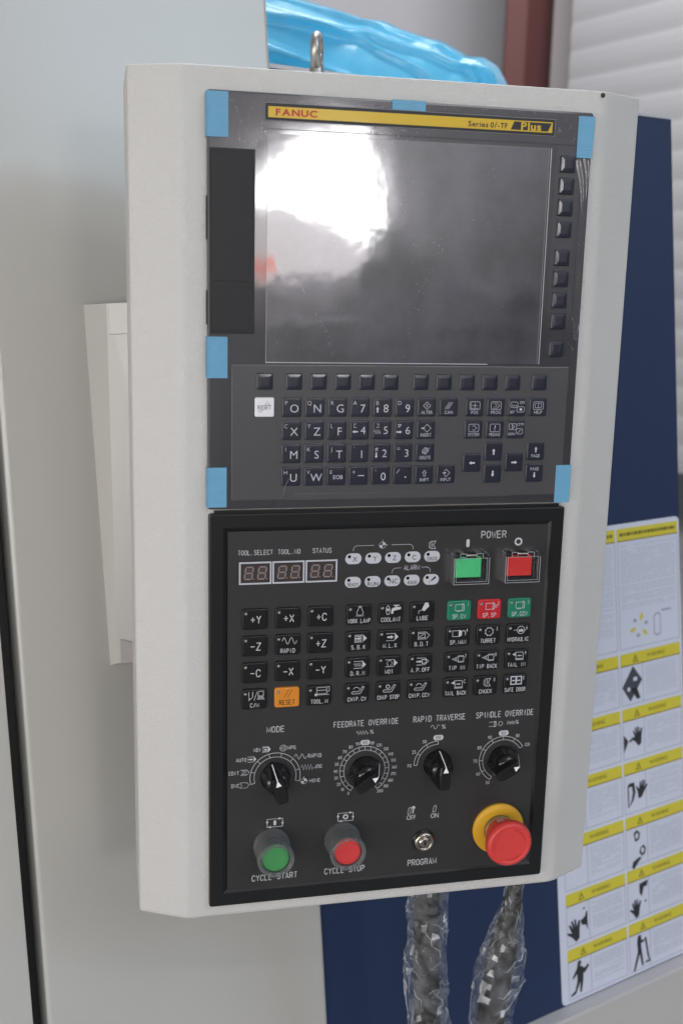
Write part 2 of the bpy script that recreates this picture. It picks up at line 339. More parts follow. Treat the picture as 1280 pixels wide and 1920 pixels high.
# door, with a slightly rounded right-hand edge
b = MB()
u0, u1t, u1b = -333, -42, -34
def doorloop(i, d): return [tuple(mface(*p, d)) for p in ((u0 + i, -1250 + i), (u1b + 2 - i, -1250 + i), (u1b - i, -600), (u1t - i, 303), (u1t - 1 - i, 620 - i), (u0 + 8 + i, 620 - i))]
b.loft([doorloop(0, -250), doorloop(0, 2), doorloop(.7, 3.6), doorloop(2.2, 4.6), doorloop(4, 5)], 'door', smooth=False); b.build('door', mach)
b = MB(); mslab(b, [(-1100, -1250), (-344, -1250), (-344, 620), (-1100, 620)], -250, 5, 'door'); b.build('side_panel', mach)
b = MB(); mslab(b, [(-346, -1250), (-330, -1250), (-330, 620), (-346, 620)], -250, -22, 'seam'); b.build('door_seal', mach)
b = MB(); mslab(b, [(-60, -1260), (900, -1260), (900, -806), (-60, -806)], -255, 16, 'door'); b.build('base_panel', mach)
b = MB(); mslab(b, [(-60, -808), (900, -808), (900, -803), (-60, -803)], -250, 20, 'shutter'); b.build('base_panel_edge', mach)
# door handle: tapered fold standing off the door
b = MB()
hb = [(-244, 70.7), (-244, -262)]
L_ = [mface(-246.5, 70.5, 5), mface(-246, -262, 5)]
C_ = [mface(-237, 68.5, 38), mface(-243, -258, 17)]
Fr = [mface(-178, 68.5, 72), mface(-178, -258, 50)]
FD = (Fr[0] - C_[0]).normalized(); FN = -FD.cross(wW).normalized()
FN = FN if FN.dot(nN) < 0 else -FN
Bk = [mface(-178, 70.5, 5), mface(-178, -262, 5)]
def lerp(a, b_, t): return a + (b_ - a) * t
b.loft([[tuple(x[0]) for x in (L_, C_, Fr, Bk)], [tuple(x[1]) for x in (L_, C_, Fr, Bk)]], 'door')
hd = b.build('door_handle', mach)
b = MB(); q = [lerp(C_[0], C_[1], t) + FD * 1.5 for t in (.004, .083)]
b.loft([[tuple(p + FN * f + e) for p, e in ((q[0], FD * i_), (q[0] + FD * 22, -FD * i_), (q[1] + FD * 22, -FD * i_ + wW * i_), (q[1], FD * i_ + wW * i_))] for f, i_ in ((0, 0), (1.0, 0), (1.6, .6))], 'door'); b.build('handle_latch_plate', hd)
b = MB(); q0 = lerp(C_[0], C_[1], .93) + FD * 3; q1 = lerp(C_[0], C_[1], .998) + FD * 3
b.loft([[tuple(p + FN * f) for p in (q0, q0 + FD * 24 - wW * 9, q1 + FD * 24, q1)] for f in (.3, .7)], 'trim'); b.build('handle_finger_recess', hd)

# ---- background of the workshop
b = MB(); b.box(-1.0, 9.0, 7.6, 7.8, -H, 5.5, 'wall'); w_ = b.build('wall', None, (0, 0, H), scale=1.0)
tag(w_, 'plain grey workshop wall far behind the machine', None, None, 'structure')
b = MB(); b.box(-12, 12, -12, 12, -.05, 0, 'floor'); tag(b.build('floor', None, (0, 0, 0), scale=1.0), 'workshop floor', None, None, 'structure')

# point on a view ray at a given depth Y from the panel plane (world metres), used to stand the far things in place
CAMP = Vector((-.22234, -.79450, .08793))
def far(px, py, Y):
    d = rt * ((px - 640) / 2022.37) + up * (-(py - 960) / 2022.37) + fw; s_ = (Y - CAMP.y) / d.y
    return CAMP + d * s_
# steel column: H section seen as two tones
pL = far(948, 60, 6.6); pM = far(986, 60, 6.6); pR = far(1035, 60, 6.6)
b = MB()
x0, x1 = pL.x, pM.x; b.box(x0, x1, 6.6, 6.63, -H, 5.2, 'column'); 
x2 = pR.x
x2 = far(1035, 60, 6.86).x; q_ = [(x1 + .001, 6.602), (x2, 6.86), (x2, 6.90), (x1 + .001, 6.64)]
b.loft([[(x, y, -H) for x, y in q_], [(x, y, 5.2) for x, y in q_]], 'column')
tag(b.build('steel_column', None, (0, 0, H), scale=1.0), 'red-brown painted steel column standing before the far grey wall', 'column')
# shutter wall running towards the viewer on the right
dv = rt * ((-700 - 640) / 2022.37) + up * (-(560 - 960) / 2022.37) + fw; dv.z = 0; dv.normalize()
A = far(1070, 80, 6.4); A.z = 0; B_ = A - dv * 5.6
sh = empty('roller_shutter', (A.x, A.y, H), 'pale slatted shutter wall at the right, behind the blue machine panel', 'shutter')
nrm = Vector((dv.y, -dv.x, 0));  nrm = nrm if nrm.dot(CAMP - A) > 0 else -nrm
mesh0 = None
SLH = .115 * 1.55
for i in range(24):
    if mesh0 is None:
        b = MB(); prof = [(p[0] * .24, p[1] * 1.55) for p in ((0, 0), (.006, .012), (.020, .032), (.027, .058), (.020, .090), (.004, .109), (-.004, .113), (-.004, .115))]
        Lp = [[tuple(nrm * p[0] + Vector((0, 0, p[1]))) for p in prof + [(-.03, .178), (-.03, 0)]], [tuple(nrm * p[0] + Vector((0, 0, p[1])) - dv * 5.6) for p in prof + [(-.03, .178), (-.03, 0)]]]
        b.loft(Lp, 'shutter', smooth=False); o = b.build('slat', sh, (0, 0, -1.0), scale=1.0); mesh0 = o.data
    else:
        o = bpy.data.objects.new('slat', mesh0); COL.objects.link(o); o.parent = sh; o.location = (0, 0, -1.0 + i * SLH)
b = MB(); c0 = far(1036, 60, 6.75); b.loft([[(c0.x, c0.y, -H), (c0.x + .28, c0.y - .28, -H), (c0.x + .30, c0.y, -H)], [(c0.x, c0.y, 5), (c0.x + .28, c0.y - .28, 5), (c0.x + .30, c0.y, 5)]], 'trim')
tag(b.build('corner_trim', None, (0, 0, H), scale=1.0), 'pale pinkish corner post between the red-brown column and the slatted shutter', 'post')

# ---- the hall behind the viewer, seen only in reflections
b = MB(); b.box(-7, 9, -8.2, -8.0, -H, 6, 'hall'); tag(b.build('hall_wall', None, (0, 0, H), scale=1.0), 'workshop wall behind the viewer', None, None, 'structure')
def refl(xm, zm, Y):           # point of the hall at depth Y that mirrors into panel point (xm, zm) mm
    k = (-Y + .7945) / .7945
    return (-.22234 + (xm / 1000 + .22234) * k, zm_(zm, k))
def zm_(zm, k): return .08793 + (zm / 1000 - .08793) * k
Yb = -7.9
pts = [(-120, 164), (-108, 170), (-100, 178), (-88, 188), (-72, 196), (-50, 200), (-30.5, 200), (-28, 186), (-22, 160), (-16, 128), (-36, 127), (-60, 134), (-82, 142), (-101, 143), (-112, 142)]
b = MB(); b.prism([refl(x, z, Yb) for x, z in pts], Yb, Yb + .04, 'window')
tag(b.build('bay_window', None, (0, 0, H), scale=1.0), 'bright daylight window behind the viewer', 'window')
b = MB(); b.prism([refl(x, z, Yb) for x, z in [(-116, 142), (-101, 142.5), (-82, 141.5), (-60, 133.5), (-36, 126.5), (-16, 127.5), (-24, 108), (-60, 96), (-118, 88)]], Yb, Yb + .03, 'windowdim')
tag(b.build('frosted_window', None, (0, 0, H), scale=1.0), 'dim frosted lower window behind the viewer', 'window')

def hallbox(name, m, x0, x1, z0, z1, Y, lab, cat, dep=.8):
    a = refl(x0, z0, Y); c = refl(x1, z1, Y); b = MB(); zb_ = -H
    b.loft([[(a[0], Y, zb_), (c[0], Y, zb_), (c[0], Y, c[1] - .15), (c[0] - .2, Y, c[1]), (a[0] + .1, Y, c[1]), (a[0], Y, c[1] - .1)], [(a[0], Y - dep, zb_), (c[0], Y - dep, zb_), (c[0], Y - dep, c[1] - .15), (c[0] - .2, Y - dep, c[1]), (a[0] + .1, Y - dep, c[1]), (a[0], Y - dep, c[1] - .1)]], m)
    tag(b.build(name, None, (0, 0, H), scale=1.0), lab, cat)
hallbox('parked_machine', 'machdark', -140, 20, 0, 62, -5.2, 'dark machine standing low behind the viewer, towards the left', 'machine')
hallbox('parked_machine', 'machine', 30, 60, 0, 100, -5.6, 'narrow grey machine behind the viewer between two dark ones', 'machine')
hallbox('parked_machine', 'machdark', 62, 160, 0, 72, -5.0, 'wide dark machine behind the viewer, towards the right', 'machine')
hallbox('parked_machine', 'machine', -60, -20, 0, 84, -6.4, 'grey machine farther behind the viewer with a rounded top', 'machine')
hallbox('parked_machine', 'machdark', 8, 24, 0, 112, -4.6, 'dark rounded machine cover behind the viewer, nearest of the tall ones', 'machine')
hallbox('parked_machine', 'machdark', 84, 118, 0, 92, -5.4, 'dark low cabinet at the far right behind the viewer', 'machine')
b = MB(); b.prism([refl(x, z, -6.9) for x, z in rrect(-108, 99, 17, 9, 2)], -6.9, -6.7, 'glint'); tag(b.build('glint_panel', None, (0, 0, H), scale=1.0), 'lit orange-red signal panel added behind the viewer for its reflection', 'lamp')  # added only to mirror a red glint into the bezel
hallbox('parked_machine', 'machine', -10, 5, 0, 135, -7.2, 'tall slim grey cabinet at the wall behind the viewer', 'machine')

b = MB(); b.box(3.2, 8.5, -6.3, -5.6, -H, .55, 'beige'); tag(b.build('parked_machine', None, (0, 0, H), scale=1.0), 'long beige block added at the right behind the viewer to tint the door reflection', 'machine')  # unseen block added to mirror a warm band into the door
# ================================================================== THE PENDANT
P = empty('control_pendant', (0, 0, H), 'off-white swivelling control pendant with a display, keyboard and black operator panel', 'control panel')
# housing: folded sheet with wide chamfers left and right
b = MB()
def outline(i, y): return [(-161.7, y), (155.6, y)]
zt, zb = 238.0, -419.4
def hl(xl, xr, y, i=0): return [(xl + i, y, zb + i), (xr - i, y, zb + i), (xr - i, y, zt - i), (xl + i, y, zt - i)]
prof = []            # cross-section in x-y, rounded folds, extruded in z with small end radii
def fold(p0, p1, p2, r, n=5):
    a = (Vector(p0) - Vector(p1)).normalized(); c = (Vector(p2) - Vector(p1)).normalized(); out = []
    A_ = Vector(p1) + a * r; B2 = Vector(p1) + c * r
    for i in range(n + 1):
        t = i / n; out.append(tuple(A_ * (1 - t) ** 2 + Vector(p1) * 2 * t * (1 - t) + B2 * t * t))
    return out
FY = 5.0
sec = [(-199.2, 104), (-199.2, FY + 18), (-161.7, FY), (155.6, FY), (193.0, FY + 18), (193.0, 104)]
pr_ = [sec[0]] + fold(sec[0], sec[1], sec[2], 2.4, 6) + fold(sec[1], sec[2], sec[3], 3, 6) + fold(sec[2], sec[3], sec[4], 6, 8) + fold(sec[3], sec[4], sec[5], 2.0) + [sec[5]]
def zloop(i, zi):
    out = []
    for x, y in pr_:
        sx = -i if x > 0 else i
        out.append((x + (sx if abs(x) > 185 else 0), y + (i if y < 60 else 0), zi))
    return out
loops = [zloop(4.0, zb), zloop(1.4, zb + .4), zloop(.4, zb + 1.4), zloop(0, zb + 3.4), zloop(0, zt - 1.2), zloop(.2, zt - .5), zloop(.7, zt - .1), zloop(1.6, zt)]
b.loft(loops, 'paint', smooth=False)
housing = b.build('housing', P)
b = MB(); b.lathe(153.4, 235.0, [(1.7, 4.9), (1.7, 4.86)], 'dark', 12); disc(b, 153.4, 235.0, 1.9, 4.80, 'dark', 10); b.build('corner_hole', P)
b = MB(); b.box(-60, 60, 104, 270, -20, 100, 'paint'); b.box(-90, 90, 104, 112, -60, 140, 'paint'); b.build('mounting_arm', P)
# eye bolt on the roof of the housing
b = MB(); cx_, cy_, cz_ = -56.5, 58, 262.5
loops = []
for i in range(36):
    a = 2 * math.pi * i / 36; c_ = Vector((math.sin(R_(18)) * math.cos(a) * 10.5, math.cos(R_(18)) * math.cos(a) * 10.5, math.sin(a) * 10.5)); nr = c_.normalized(); sd = Vector((math.cos(R_(18)), -math.sin(R_(18)), 0))
    loops.append([tuple(Vector((cx_, cy_, cz_)) + c_ + (nr * math.cos(2 * math.pi * k / 12) + sd * math.sin(2 * math.pi * k / 12)) * 3.9) for k in range(12)])
loops.append(loops[0]); b.loft(loops, 'steel', cap0=False, cap1=False, smooth=True)
b.tube([(cx_, cy_, 237), (cx_, cy_, 253)], [7.5, 5.0], 'steel', 16)
b.build('eye_bolt', P)

# ---------------------------------------------------------------- display unit
b = MB()
def slab(mb, x0, x1, z0, z1, yb, yf, r, bev, m):
    mb.loft([[(x, y, z) for x, z in rrect((x0 + x1) / 2, (z0 + z1) / 2, x1 - x0 - 2 * i, z1 - z0 - 2 * i, max(r - i, .3))] for i, y in ((0, yb), (0, yf + bev), (bev * .3, yf + bev * .3), (bev, yf))], m, cap0=False)
slab(b, -145, 145.2, -77.4, 221.4, 6, 0, 2.2, 1.6, 'bezel')
# fine steps of the front: thin dark joints
def joint(mb, pts, w=.5, y=-.12, m='groove', closed=False): mb.stroke(pts, w, y, m, closed)
joint(b, [(-105, 197.2), (145, 197.2)], .45, m='groove')
joint(b, [(137.6, 197), (137.6, 31.6)], .4); joint(b, [(115.5, 197), (115.5, 33)], .4)
bezel = b.build('display_bezel', P)
b = MB(); slab(b, -127.2, 137.9, -70.4, 31.2, 0, -.55, 1, .35, 'kbplate')
b.prism([(-86.5, -70.8), (-78.4, -66.2), (89, -66.2), (95.1, -70.8)], -.5, -1.0, 'kbplate')
kb = b.build('keyboard', P)
b = MB(); slab(b, -102.3, 112.2, 33.2, 194, 0, -.5, .4, .2, 'screen'); scr = b.build('screen', bezel)
b = MB()
b.stroke([(-102.3, 33.0), (70, 33.0)], .55, -.62, 'ink'); b.stroke([(112.3, 33.2), (112.3, 194)], .5, -.62, 'inkk'); b.stroke([(110.6, 33.6), (110.6, 193.4)], .35, -.62, 'inkdim'); b.stroke([(111.5, 33.6), (111.5, 193.4)], .5, -.6, 'groove')
b.build('screen_edge', bezel)
# name strip
b = MB(); b.prism([(-103.9, 203.0), (113.9, 203.3), (113.9, 214.5), (-103.9, 214.2)], 0, -.5, 'groove')
b.stroke([(-104.2, 202.8), (114.1, 202.9), (114.1, 214.7), (-104.2, 214.6)], .3, -.52, 'inkdim', True)
b.prism([(-102, 204.8), (112.0, 205.1), (112.0, 212.6), (-102, 212.2)], -.5, -.7, 'yellow')
b.flat([(79.0, 205.9), (108.4, 205.9), (111.2, 211.8), (81.6, 211.8)], -.8, 'groove')
text(b, 'FANUC', -81.8, 208.5, 4.2, -.82, 'redink', ws=1.33, off=.035)
text(b, 'Series', 53.6, 208.3, 3.5, -.82, 'dark', ws=1.12, off=.02)
text(b, '0', 64.4, 208.3, 3.5, -.82, 'dark', ws=1.1, off=.02); text(b, 'i', 67.2, 208.8, 4.4, -.82, 'dark', off=.01, italic=.4); text(b, '-TF', 72.6, 208.3, 3.4, -.82, 'dark', ws=1.05, off=.02)
text(b, 'Plus', 95.0, 208.8, 5.1, -.84, 'yellow', ws=1.22, off=.03)
b.build('name_strip', bezel)
# memory card cover on the left
b = MB(); slab(b, -143.4, -111.1, 53.6, 182.5, 0, -1.6, .5, .3, 'cover'); b.build('card_cover_frame', bezel)
b = MB(); slab(b, -142.2, -114.2, 91, 181.2, -1.6, -2.2, .4, .2, 'cover'); b.stroke([(-114, 91), (-114, 181.4)], .7, -1.72, 'groove'); b.stroke([(-142.4, 181.6), (-113.8, 181.6)], .4, -1.72, 'groove'); b.build('card_cover', bezel)
b = MB(); slab(b, -142.2, -114.2, 55.5, 87.4, -1.6, -2.2, .4, .2, 'cover'); b.stroke([(-114, 55.5), (-114, 87.6)], .7, -1.72, 'groove'); b.stroke([(-142.4, 87.8), (-113.8, 87.8)], .4, -1.72, 'groove'); b.build('card_cover', bezel)
for za, zb2 in ((120, 150), (60, 84)): b = MB(); b.box(-145.5, -144.9, 1, 5, za, zb2, 'groove'); b.build('cover_hinge', bezel)

# blank keys: one mesh each kind
b = MB(); keycap(b, 0, 0, 12.2, 12.2, 1.2, -.3, -2.0, .8, 'mkey', .3)
skx = [-103, -81, -62.3, -43.8, -25.3, -6.8, 17.1, 35.6, 54.1, 72.7, 91.3, 113.4]
sk0 = b.build('soft_key', kb, (skx[0] / 1000, 0, .0191))
for x in skx[1:]:
    o = sk0.copy(); COL.objects.link(o); o.parent = kb; o.location = (x / 1000, 0, .0191)
sk = None
for z in (183.4, 167.5, 151.6, 135.6, 114.6, 98.6, 82.6, 66.6, 45.4):
    o = bpy.data.objects.new('side_key', sk0.data); COL.objects.link(o); o.parent = bezel; o.location = (.126, 0, z / 1000)

# keyboard keys with their legends
KY = -2.35
def mkey(x, z, fn, lab, m='mkey'):
    b = MB(); keycap(b, 0, 0, 14.5, 14.5, 1.4, -.3, -2.2, .8, m, .0)
    fn(b); o = b.build('keyboard_key', kb, (x / 1000, 0, z / 1000), label=lab); return o
ik = 'inkk'
def leg(sub, main, x=2.0, h=5.6):
    def f(b):
        if sub: text(b, sub, -4.1, 3.2, 3.0, KY, ik, ws=1.0, off=-.012)
        if main: text(b, main, x, -.9, h + .4, KY, ik, ws=1.0, off=-.008)
    return f
c0, p0 = -82.6, 17.5
def C(i): return c0 + p0 * i
Rz = [0, -17.4, -35.0, -52.5]
def K(i, r, sub, main, **k): mkey(C(i), Rz[r], leg(sub, main, **k), f'key marked {main} with a small {sub}' if sub.isalnum() else f'key marked {main}')
for i, (s_, m_) in enumerate((('P', 'O'), ('Q', 'N'), ('R', 'G'), ('A', '7'))): K(i, 0, s_, m_)
for i, (s_, m_) in enumerate((('C', 'X'), ('Y', 'Z'), ('L', 'F'))): K(i, 1, s_, m_)
for i, (s_, m_) in enumerate((('I', 'M'), ('K', 'S'), ('J', 'T'), ("'", '1'))): K(i, 2, s_, m_)
for i, (s_, m_) in enumerate((('H', 'U'), ('V', 'W'))): K(i, 3, s_, m_)
mkey(C(2), Rz[3], lambda b: (text(b, 'E', -4, 3, 2.6, KY, ik), text(b, 'EOB', 1.4, -.9, 3.0, KY, ik, ws=.92)), 'key marked EOB with a small E')
mkey(C(3), Rz[3], lambda b: (line(b, -3.8, 2.9, [(-1.3, 0), (1.3, 0)], .35, KY, ik), line(b, -3.8, 2.9, [(0, -1.3), (0, 1.3)], .35, KY, ik), line(b, 2, 0, [(-2.5, 0), (2.5, 0)], .6, KY, ik)), 'key marked with plus and minus signs')
mkey(C(4), Rz[3], leg('*', '0'), 'key marked 0 with a small asterisk')
mkey(C(5), Rz[3], lambda b: (line(b, -3.8, 2.9, [(-1.2, -1.6), (1.2, 1.6)], .35, KY, ik), disc(b, 2.2, -1.6, .65, KY, ik, 10)), 'key marked with a slash and a point')
mkey(C(5), Rz[0], leg('D', '9', x=2.2), 'key marked 9 with a small D')
mkey(C(4), Rz[0], lambda b: (leg('B', '8', x=2.6)(b), arrow(b, -4, -1.9, 4.4, 2.4, 0, KY, ik)), 'key marked 8 with an up arrow')
mkey(C(3), Rz[1], lambda b: (line(b, -3.6, 3.2, [(1, 1.5), (-.8, 1.5), (-.8, -1.2), (1, -1.2)], .3, KY, ik), arrow(b, -3.6, -1.2, 4.4, 2.4, -90, KY, ik), text(b, '4', 2.6, -.2, 5.8, KY, ik, off=-.008)), 'key marked 4 with a left arrow')
mkey(C(4), Rz[1], lambda b: (line(b, -3.6, 3.2, [(-1, 1.5), (.8, 1.5), (.8, -1.2), (-1, -1.2)], .3, KY, ik), zig(b, -6, -1.2, -1.4, 1.6, 3, .35, KY, ik), text(b, '5', 2.9, -.2, 5.8, KY, ik, off=-.008)), 'key marked 5 with a zigzag line')
mkey(C(5), Rz[1], lambda b: (text(b, 'SP', -3.7, 3.2, 2.6, KY, ik, ws=.8), arrow(b, -3.9, -1.6, 4.4, 2.4, 90, KY, ik), text(b, '6', 2.9, -.4, 5.8, KY, ik, off=-.008)), 'key marked 6 with a right arrow')
mkey(C(4), Rz[2], lambda b: (text(b, '#', -3.9, 3.0, 2.8, KY, ik), arrow(b, -4, -1.9, 4.4, 2.4, 180, KY, ik), text(b, '2', 2.5, -.4, 5.8, KY, ik, off=-.008)), 'key marked 2 with a down arrow')
mkey(C(5), Rz[2], lambda b: (line(b, -3.9, 3.1, [(-1.2, .5), (1.2, .5)], .3, KY, ik), line(b, -3.9, 3.1, [(-1.2, -.6), (1.2, -.6)], .3, KY, ik), text(b, '3', 2.5, -.4, 5.8, KY, ik, off=-.008)), 'key marked 3 with an equals sign')
def cap(b, s, z=-4.0, ws=.86, h=2.5): text(b, s, 0, z, h, KY, ik, ws=ws, off=-.006)
def dia(b, z=1.2, s=2.9, x=0): line(b, x, z, [(0, s), (s, 0), (0, -s), (-s, 0)], .3, KY, ik, True)
def scrn(b, x=0, z=1.2, w=8.2, h=6): b.stroke(rrect(x, z, w, h, 1.0, 2), .3, KY, ik, True)
mkey(C(6), Rz[0], lambda b: (dia(b), text(b, 'S', 0, 1.2, 2.2, KY, ik), cap(b, 'ALTER')), 'key marked ALTER')
mkey(C(7), Rz[0], lambda b: ([line(b, x, 1.2, [(-1.8, -2.6), (1.8, 2.6)], .3, KY, ik) for x in (-1.4, 0, 1.4)], cap(b, 'CAN')), 'key marked CAN')
mkey(C(6), Rz[1], lambda b: (line(b, .8, 1.2, [(-2.3, 1), (0, 3), (3, 0), (0, -3), (-2.3, -1)], .3, KY, ik), arrow(b, -2.4, 1.2, 2.8, 1.8, 90, KY, ik), cap(b, 'INSERT', ws=.76)), 'key marked INSERT')
mkey(C(6), Rz[2], lambda b: (dia(b, 1.2, 2.7), [line(b, x, 1.2, [(-1.8, -2.2), (1.8, 2.4)], .3, KY, ik) for x in (-.9, .3, 1.5)], cap(b, 'DELETE', ws=.74)), 'key marked DELETE')
mkey(C(6), Rz[3], lambda b: (arrow(b, 0, 1.2, 4.6, 3.2, 0, KY, ik, True), cap(b, 'SHIFT')), 'key marked SHIFT')
mkey(C(7), Rz[3], lambda b: (line(b, 0, 1.2, [(-1.5, 1.2), (0, 3), (3, 0), (0, -3), (-1.5, -1.2)], .3, KY, ik), arrow(b, -1.2, 1.2, 2.8, 1.8, 90, KY, ik), cap(b, 'INPUT')), 'key marked INPUT')
mkey(61.0, Rz[0], lambda b: (scrn(b), line(b, 0, 1.2, [(-2, 0), (2, 0)], .3, KY, ik), line(b, 0, 1.2, [(0, -2), (0, 2)], .3, KY, ik), line(b, -3, 1.2, [(0, 2.2), (0, -2.2), (6, -2.2)], .25, KY, ik), cap(b, 'POS')), 'key marked POS')
mkey(78.4, Rz[0], lambda b: (scrn(b), line(b, 0, 1.2, [(-2.8, 2), (1, 2), (3, 0), (1, -2), (-2.8, -2)], .25, KY, ik), line(b, 0, 1.2, [(-.8, 1.1), (.6, 0), (-.8, -1.1)], .25, KY, ik), cap(b, 'PROG')), 'key marked PROG')
mkey(95.9, Rz[0], lambda b: (scrn(b, -2.6, 1.9, 6, 4.2), line(b, -2.6, 1.4, [(-1.8, .8), (-1.8, -.4), (1.8, -.4), (1.8, .4)], .3, KY, ik), scrn(b, 2.8, -1.8, 6, 4.2), disc(b, 3.0, -1.8, 1.1, KY, ik, 12), text(b, 'OFS', 3.9, 3.6, 2, KY, ik, ws=.8), text(b, 'SET', -3.9, -3.9, 2, KY, ik, ws=.8)), 'key marked OFS SET')
mkey(113.4, Rz[0], lambda b: (scrn(b), b.stroke(rrect(0, 1.3, 5.2, 3.6, .5, 1), .28, KY, ik, True), line(b, 0, 1.3, [(0, 1.8), (0, -2.2)], .3, KY, ik), cap(b, 'HELP')), 'key marked HELP')
mkey(60.9, Rz[1], lambda b: (scrn(b), line(b, .4, 1.2, [(-1.6, 1), (-.2, 2.1), (1.9, 0), (-.2, -2.1), (-1.6, -1)], .28, KY, ik), cap(b, 'SYSTEM', ws=.72)), 'key marked SYSTEM')
mkey(78.4, Rz[1], lambda b: (scrn(b), text(b, '?', 0, 1.2, 3.9, KY, ik), cap(b, 'MESSAGE', ws=.62)), 'key marked MESSAGE')
mkey(95.9, Rz[1], lambda b: (scrn(b, -2.8, 2.1, 6, 4.6), line(b, -2.8, 2.1, [(-.6, 1.7), (1.4, 0), (-.6, -1.7)], .35, KY, ik, True), scrn(b, 2.8, -1.6, 5.4, 4.2), line(b, 2.8, -1.6, [(-1.8, -1), (-.2, -.6), (.3, .8), (1.8, 1)], .3, KY, ik), text(b, 'CSTM', 3.4, 3.9, 1.9, KY, ik, ws=.8), text(b, 'GRPH', -3.6, -3.7, 1.9, KY, ik, ws=.8)), 'key marked CSTM GRPH')
mkey(78.3, Rz[2], lambda b: arrow(b, 0, 0, 4.8, 2.8, 0, KY, ik), 'cursor key with an up arrow')
mkey(78.4, Rz[3], lambda b: arrow(b, 0, 0, 4.8, 2.8, 180, KY, ik), 'cursor key with a down arrow')
mkey(60.8, -43.7, lambda b: arrow(b, 0, 0, 4.8, 2.8, -90, KY, ik), 'cursor key with a left arrow')
mkey(95.9, -43.7, lambda b: arrow(b, 0, 0, 4.8, 2.8, 90, KY, ik), 'cursor key with a right arrow')
mkey(113.5, Rz[2], lambda b: (arrow(b, 0, 1.4, 4.4, 2.4, 0, KY, ik), text(b, 'PAGE', 0, -3.6, 2.3, KY, ik, ws=.85)), 'key marked PAGE with an up arrow')
mkey(113.4, Rz[3], lambda b: (arrow(b, 0, -1.6, 4.4, 2.4, 180, KY, ik), text(b, 'PAGE', 0, 3.4, 2.3, KY, ik, ws=.85)), 'key marked PAGE with a down arrow')
mkey(-103.0, Rz[0], lambda b: (text(b, 'RESET', 0, 0, 3.0, KY, 'dark', ws=.86), line(b, 1.4, 3.0, [(-1.1, -1.2), (1.1, 1.2)], .3, KY, 'dark'), line(b, 3.2, 2.2, [(-.7, -.8), (.7, .8)], .3, KY, 'dark'), line(b, -2.2, -2.8, [(-1.1, -1.2), (1.1, 1.2)], .3, KY, 'dark'), line(b, -3.9, -2.4, [(-.7, -.8), (.7, .8)], .3, KY, 'dark')), 'white key marked RESET', 'wkey')

# scratches, dust and bubbles of the protective film
random.seed(7); b = MB()
def speck(x, z, s, y=-.75): 
    n = random.randint(3, 5); a0 = random.random() * 6
    b.flat([(x + s * random.uniform(.4, 1) * math.cos(a0 + 6.28 * i / n), z + s * random.uniform(.4, 1) * math.sin(a0 + 6.28 * i / n)) for i in range(n)], y, 'scratch')
def mm_line(p, q, n, s, jit=.8):
    for i in range(n):
        t = random.random(); speck(p[0] + (q[0] - p[0]) * t + random.gauss(0, jit), p[1] + (q[1] - p[1]) * t + random.gauss(0, jit), s * random.uniform(.5, 1.4))
def hair(p, q, w=.12, wob=1.0, y=-.74):
    mm_line(p, q, 16, .16, .45)
mm_line((-79, 93), (-58, 56), 26, .28, .5); mm_line((-95, 104), (-88, 92), 8, .3); mm_line((30, 127), (12, 78), 30, .3, 3); mm_line((-2, 160), (10, 110), 16, .28, 4)
mm_line((-22, 190), (-2, 200), 14, .35, 2); mm_line((-104, 196), (-112, 182), 22, .35, 1.5); mm_line((-140, 166), (-141, 110), 30, .3, .9)
for _ in range(150): speck(random.uniform(-100, 108), random.uniform(36, 190), random.uniform(.12, .3))
for _ in range(30): speck(random.uniform(-140, 140), random.uniform(198, 220), random.uniform(.12, .3))
for _ in range(24): speck(random.uniform(-125, 135), random.uniform(-68, 28), random.uniform(.1, .2), -.8)
for p, q in (((-22, 160), (-19, 150)), ((-25, 197), (-16, 186)), ((-10, 196), (-12, 186)), ((-112, 214), (-116, 204)), ((-119, 188), (-112, 176)), ((-48, 86), (-50, 70)), ((-60, 62), (-54, 52)), ((-130, 217), (-124, 209)), ((-4, 192), (4, 196)), ((-55, 49), (-52, 38)), ((5, 116), (20, 128)), ((-44, 200), (-40, 196)), ((20, 96), (2, 74))):
    hair(p, q, .16, .5)
def wrinkles(x0, x1, z0, z1, n, L):      # small shiny folds where the film is loose
    for _ in range(n):
        x, z, a = random.uniform(x0, x1), random.uniform(z0, z1), random.gauss(0, .7); pts = [(x, z)]
        for _k in range(4): a += random.gauss(0, .35); pts.append((pts[-1][0] + L / 4 * math.sin(a), pts[-1][1] + L / 4 * math.cos(a)))
        b.loft([[(px_ - w_, -.3, pz_), (px_, -.3 - w_ * 1.2, pz_), (px_ + w_, -.3, pz_)] for (px_, pz_), w_ in zip(pts, (.05, .3, .42, .25, .05))], 'crease', cap0=False, cap1=False, closed=False, smooth=True)
wrinkles(-129, -106, 184, 212, 26, 6); wrinkles(-126, 110, 215.5, 219, 34, 2.4); wrinkles(-30, 12, 196, 201, 22, 3); wrinkles(117, 142, 200, 214, 14, 3); wrinkles(139, 144, 40, 150, 24, 5); wrinkles(-142, -136, 100, 178, 10, 4)
b.build('film_scratches', bezel, kind='stuff')
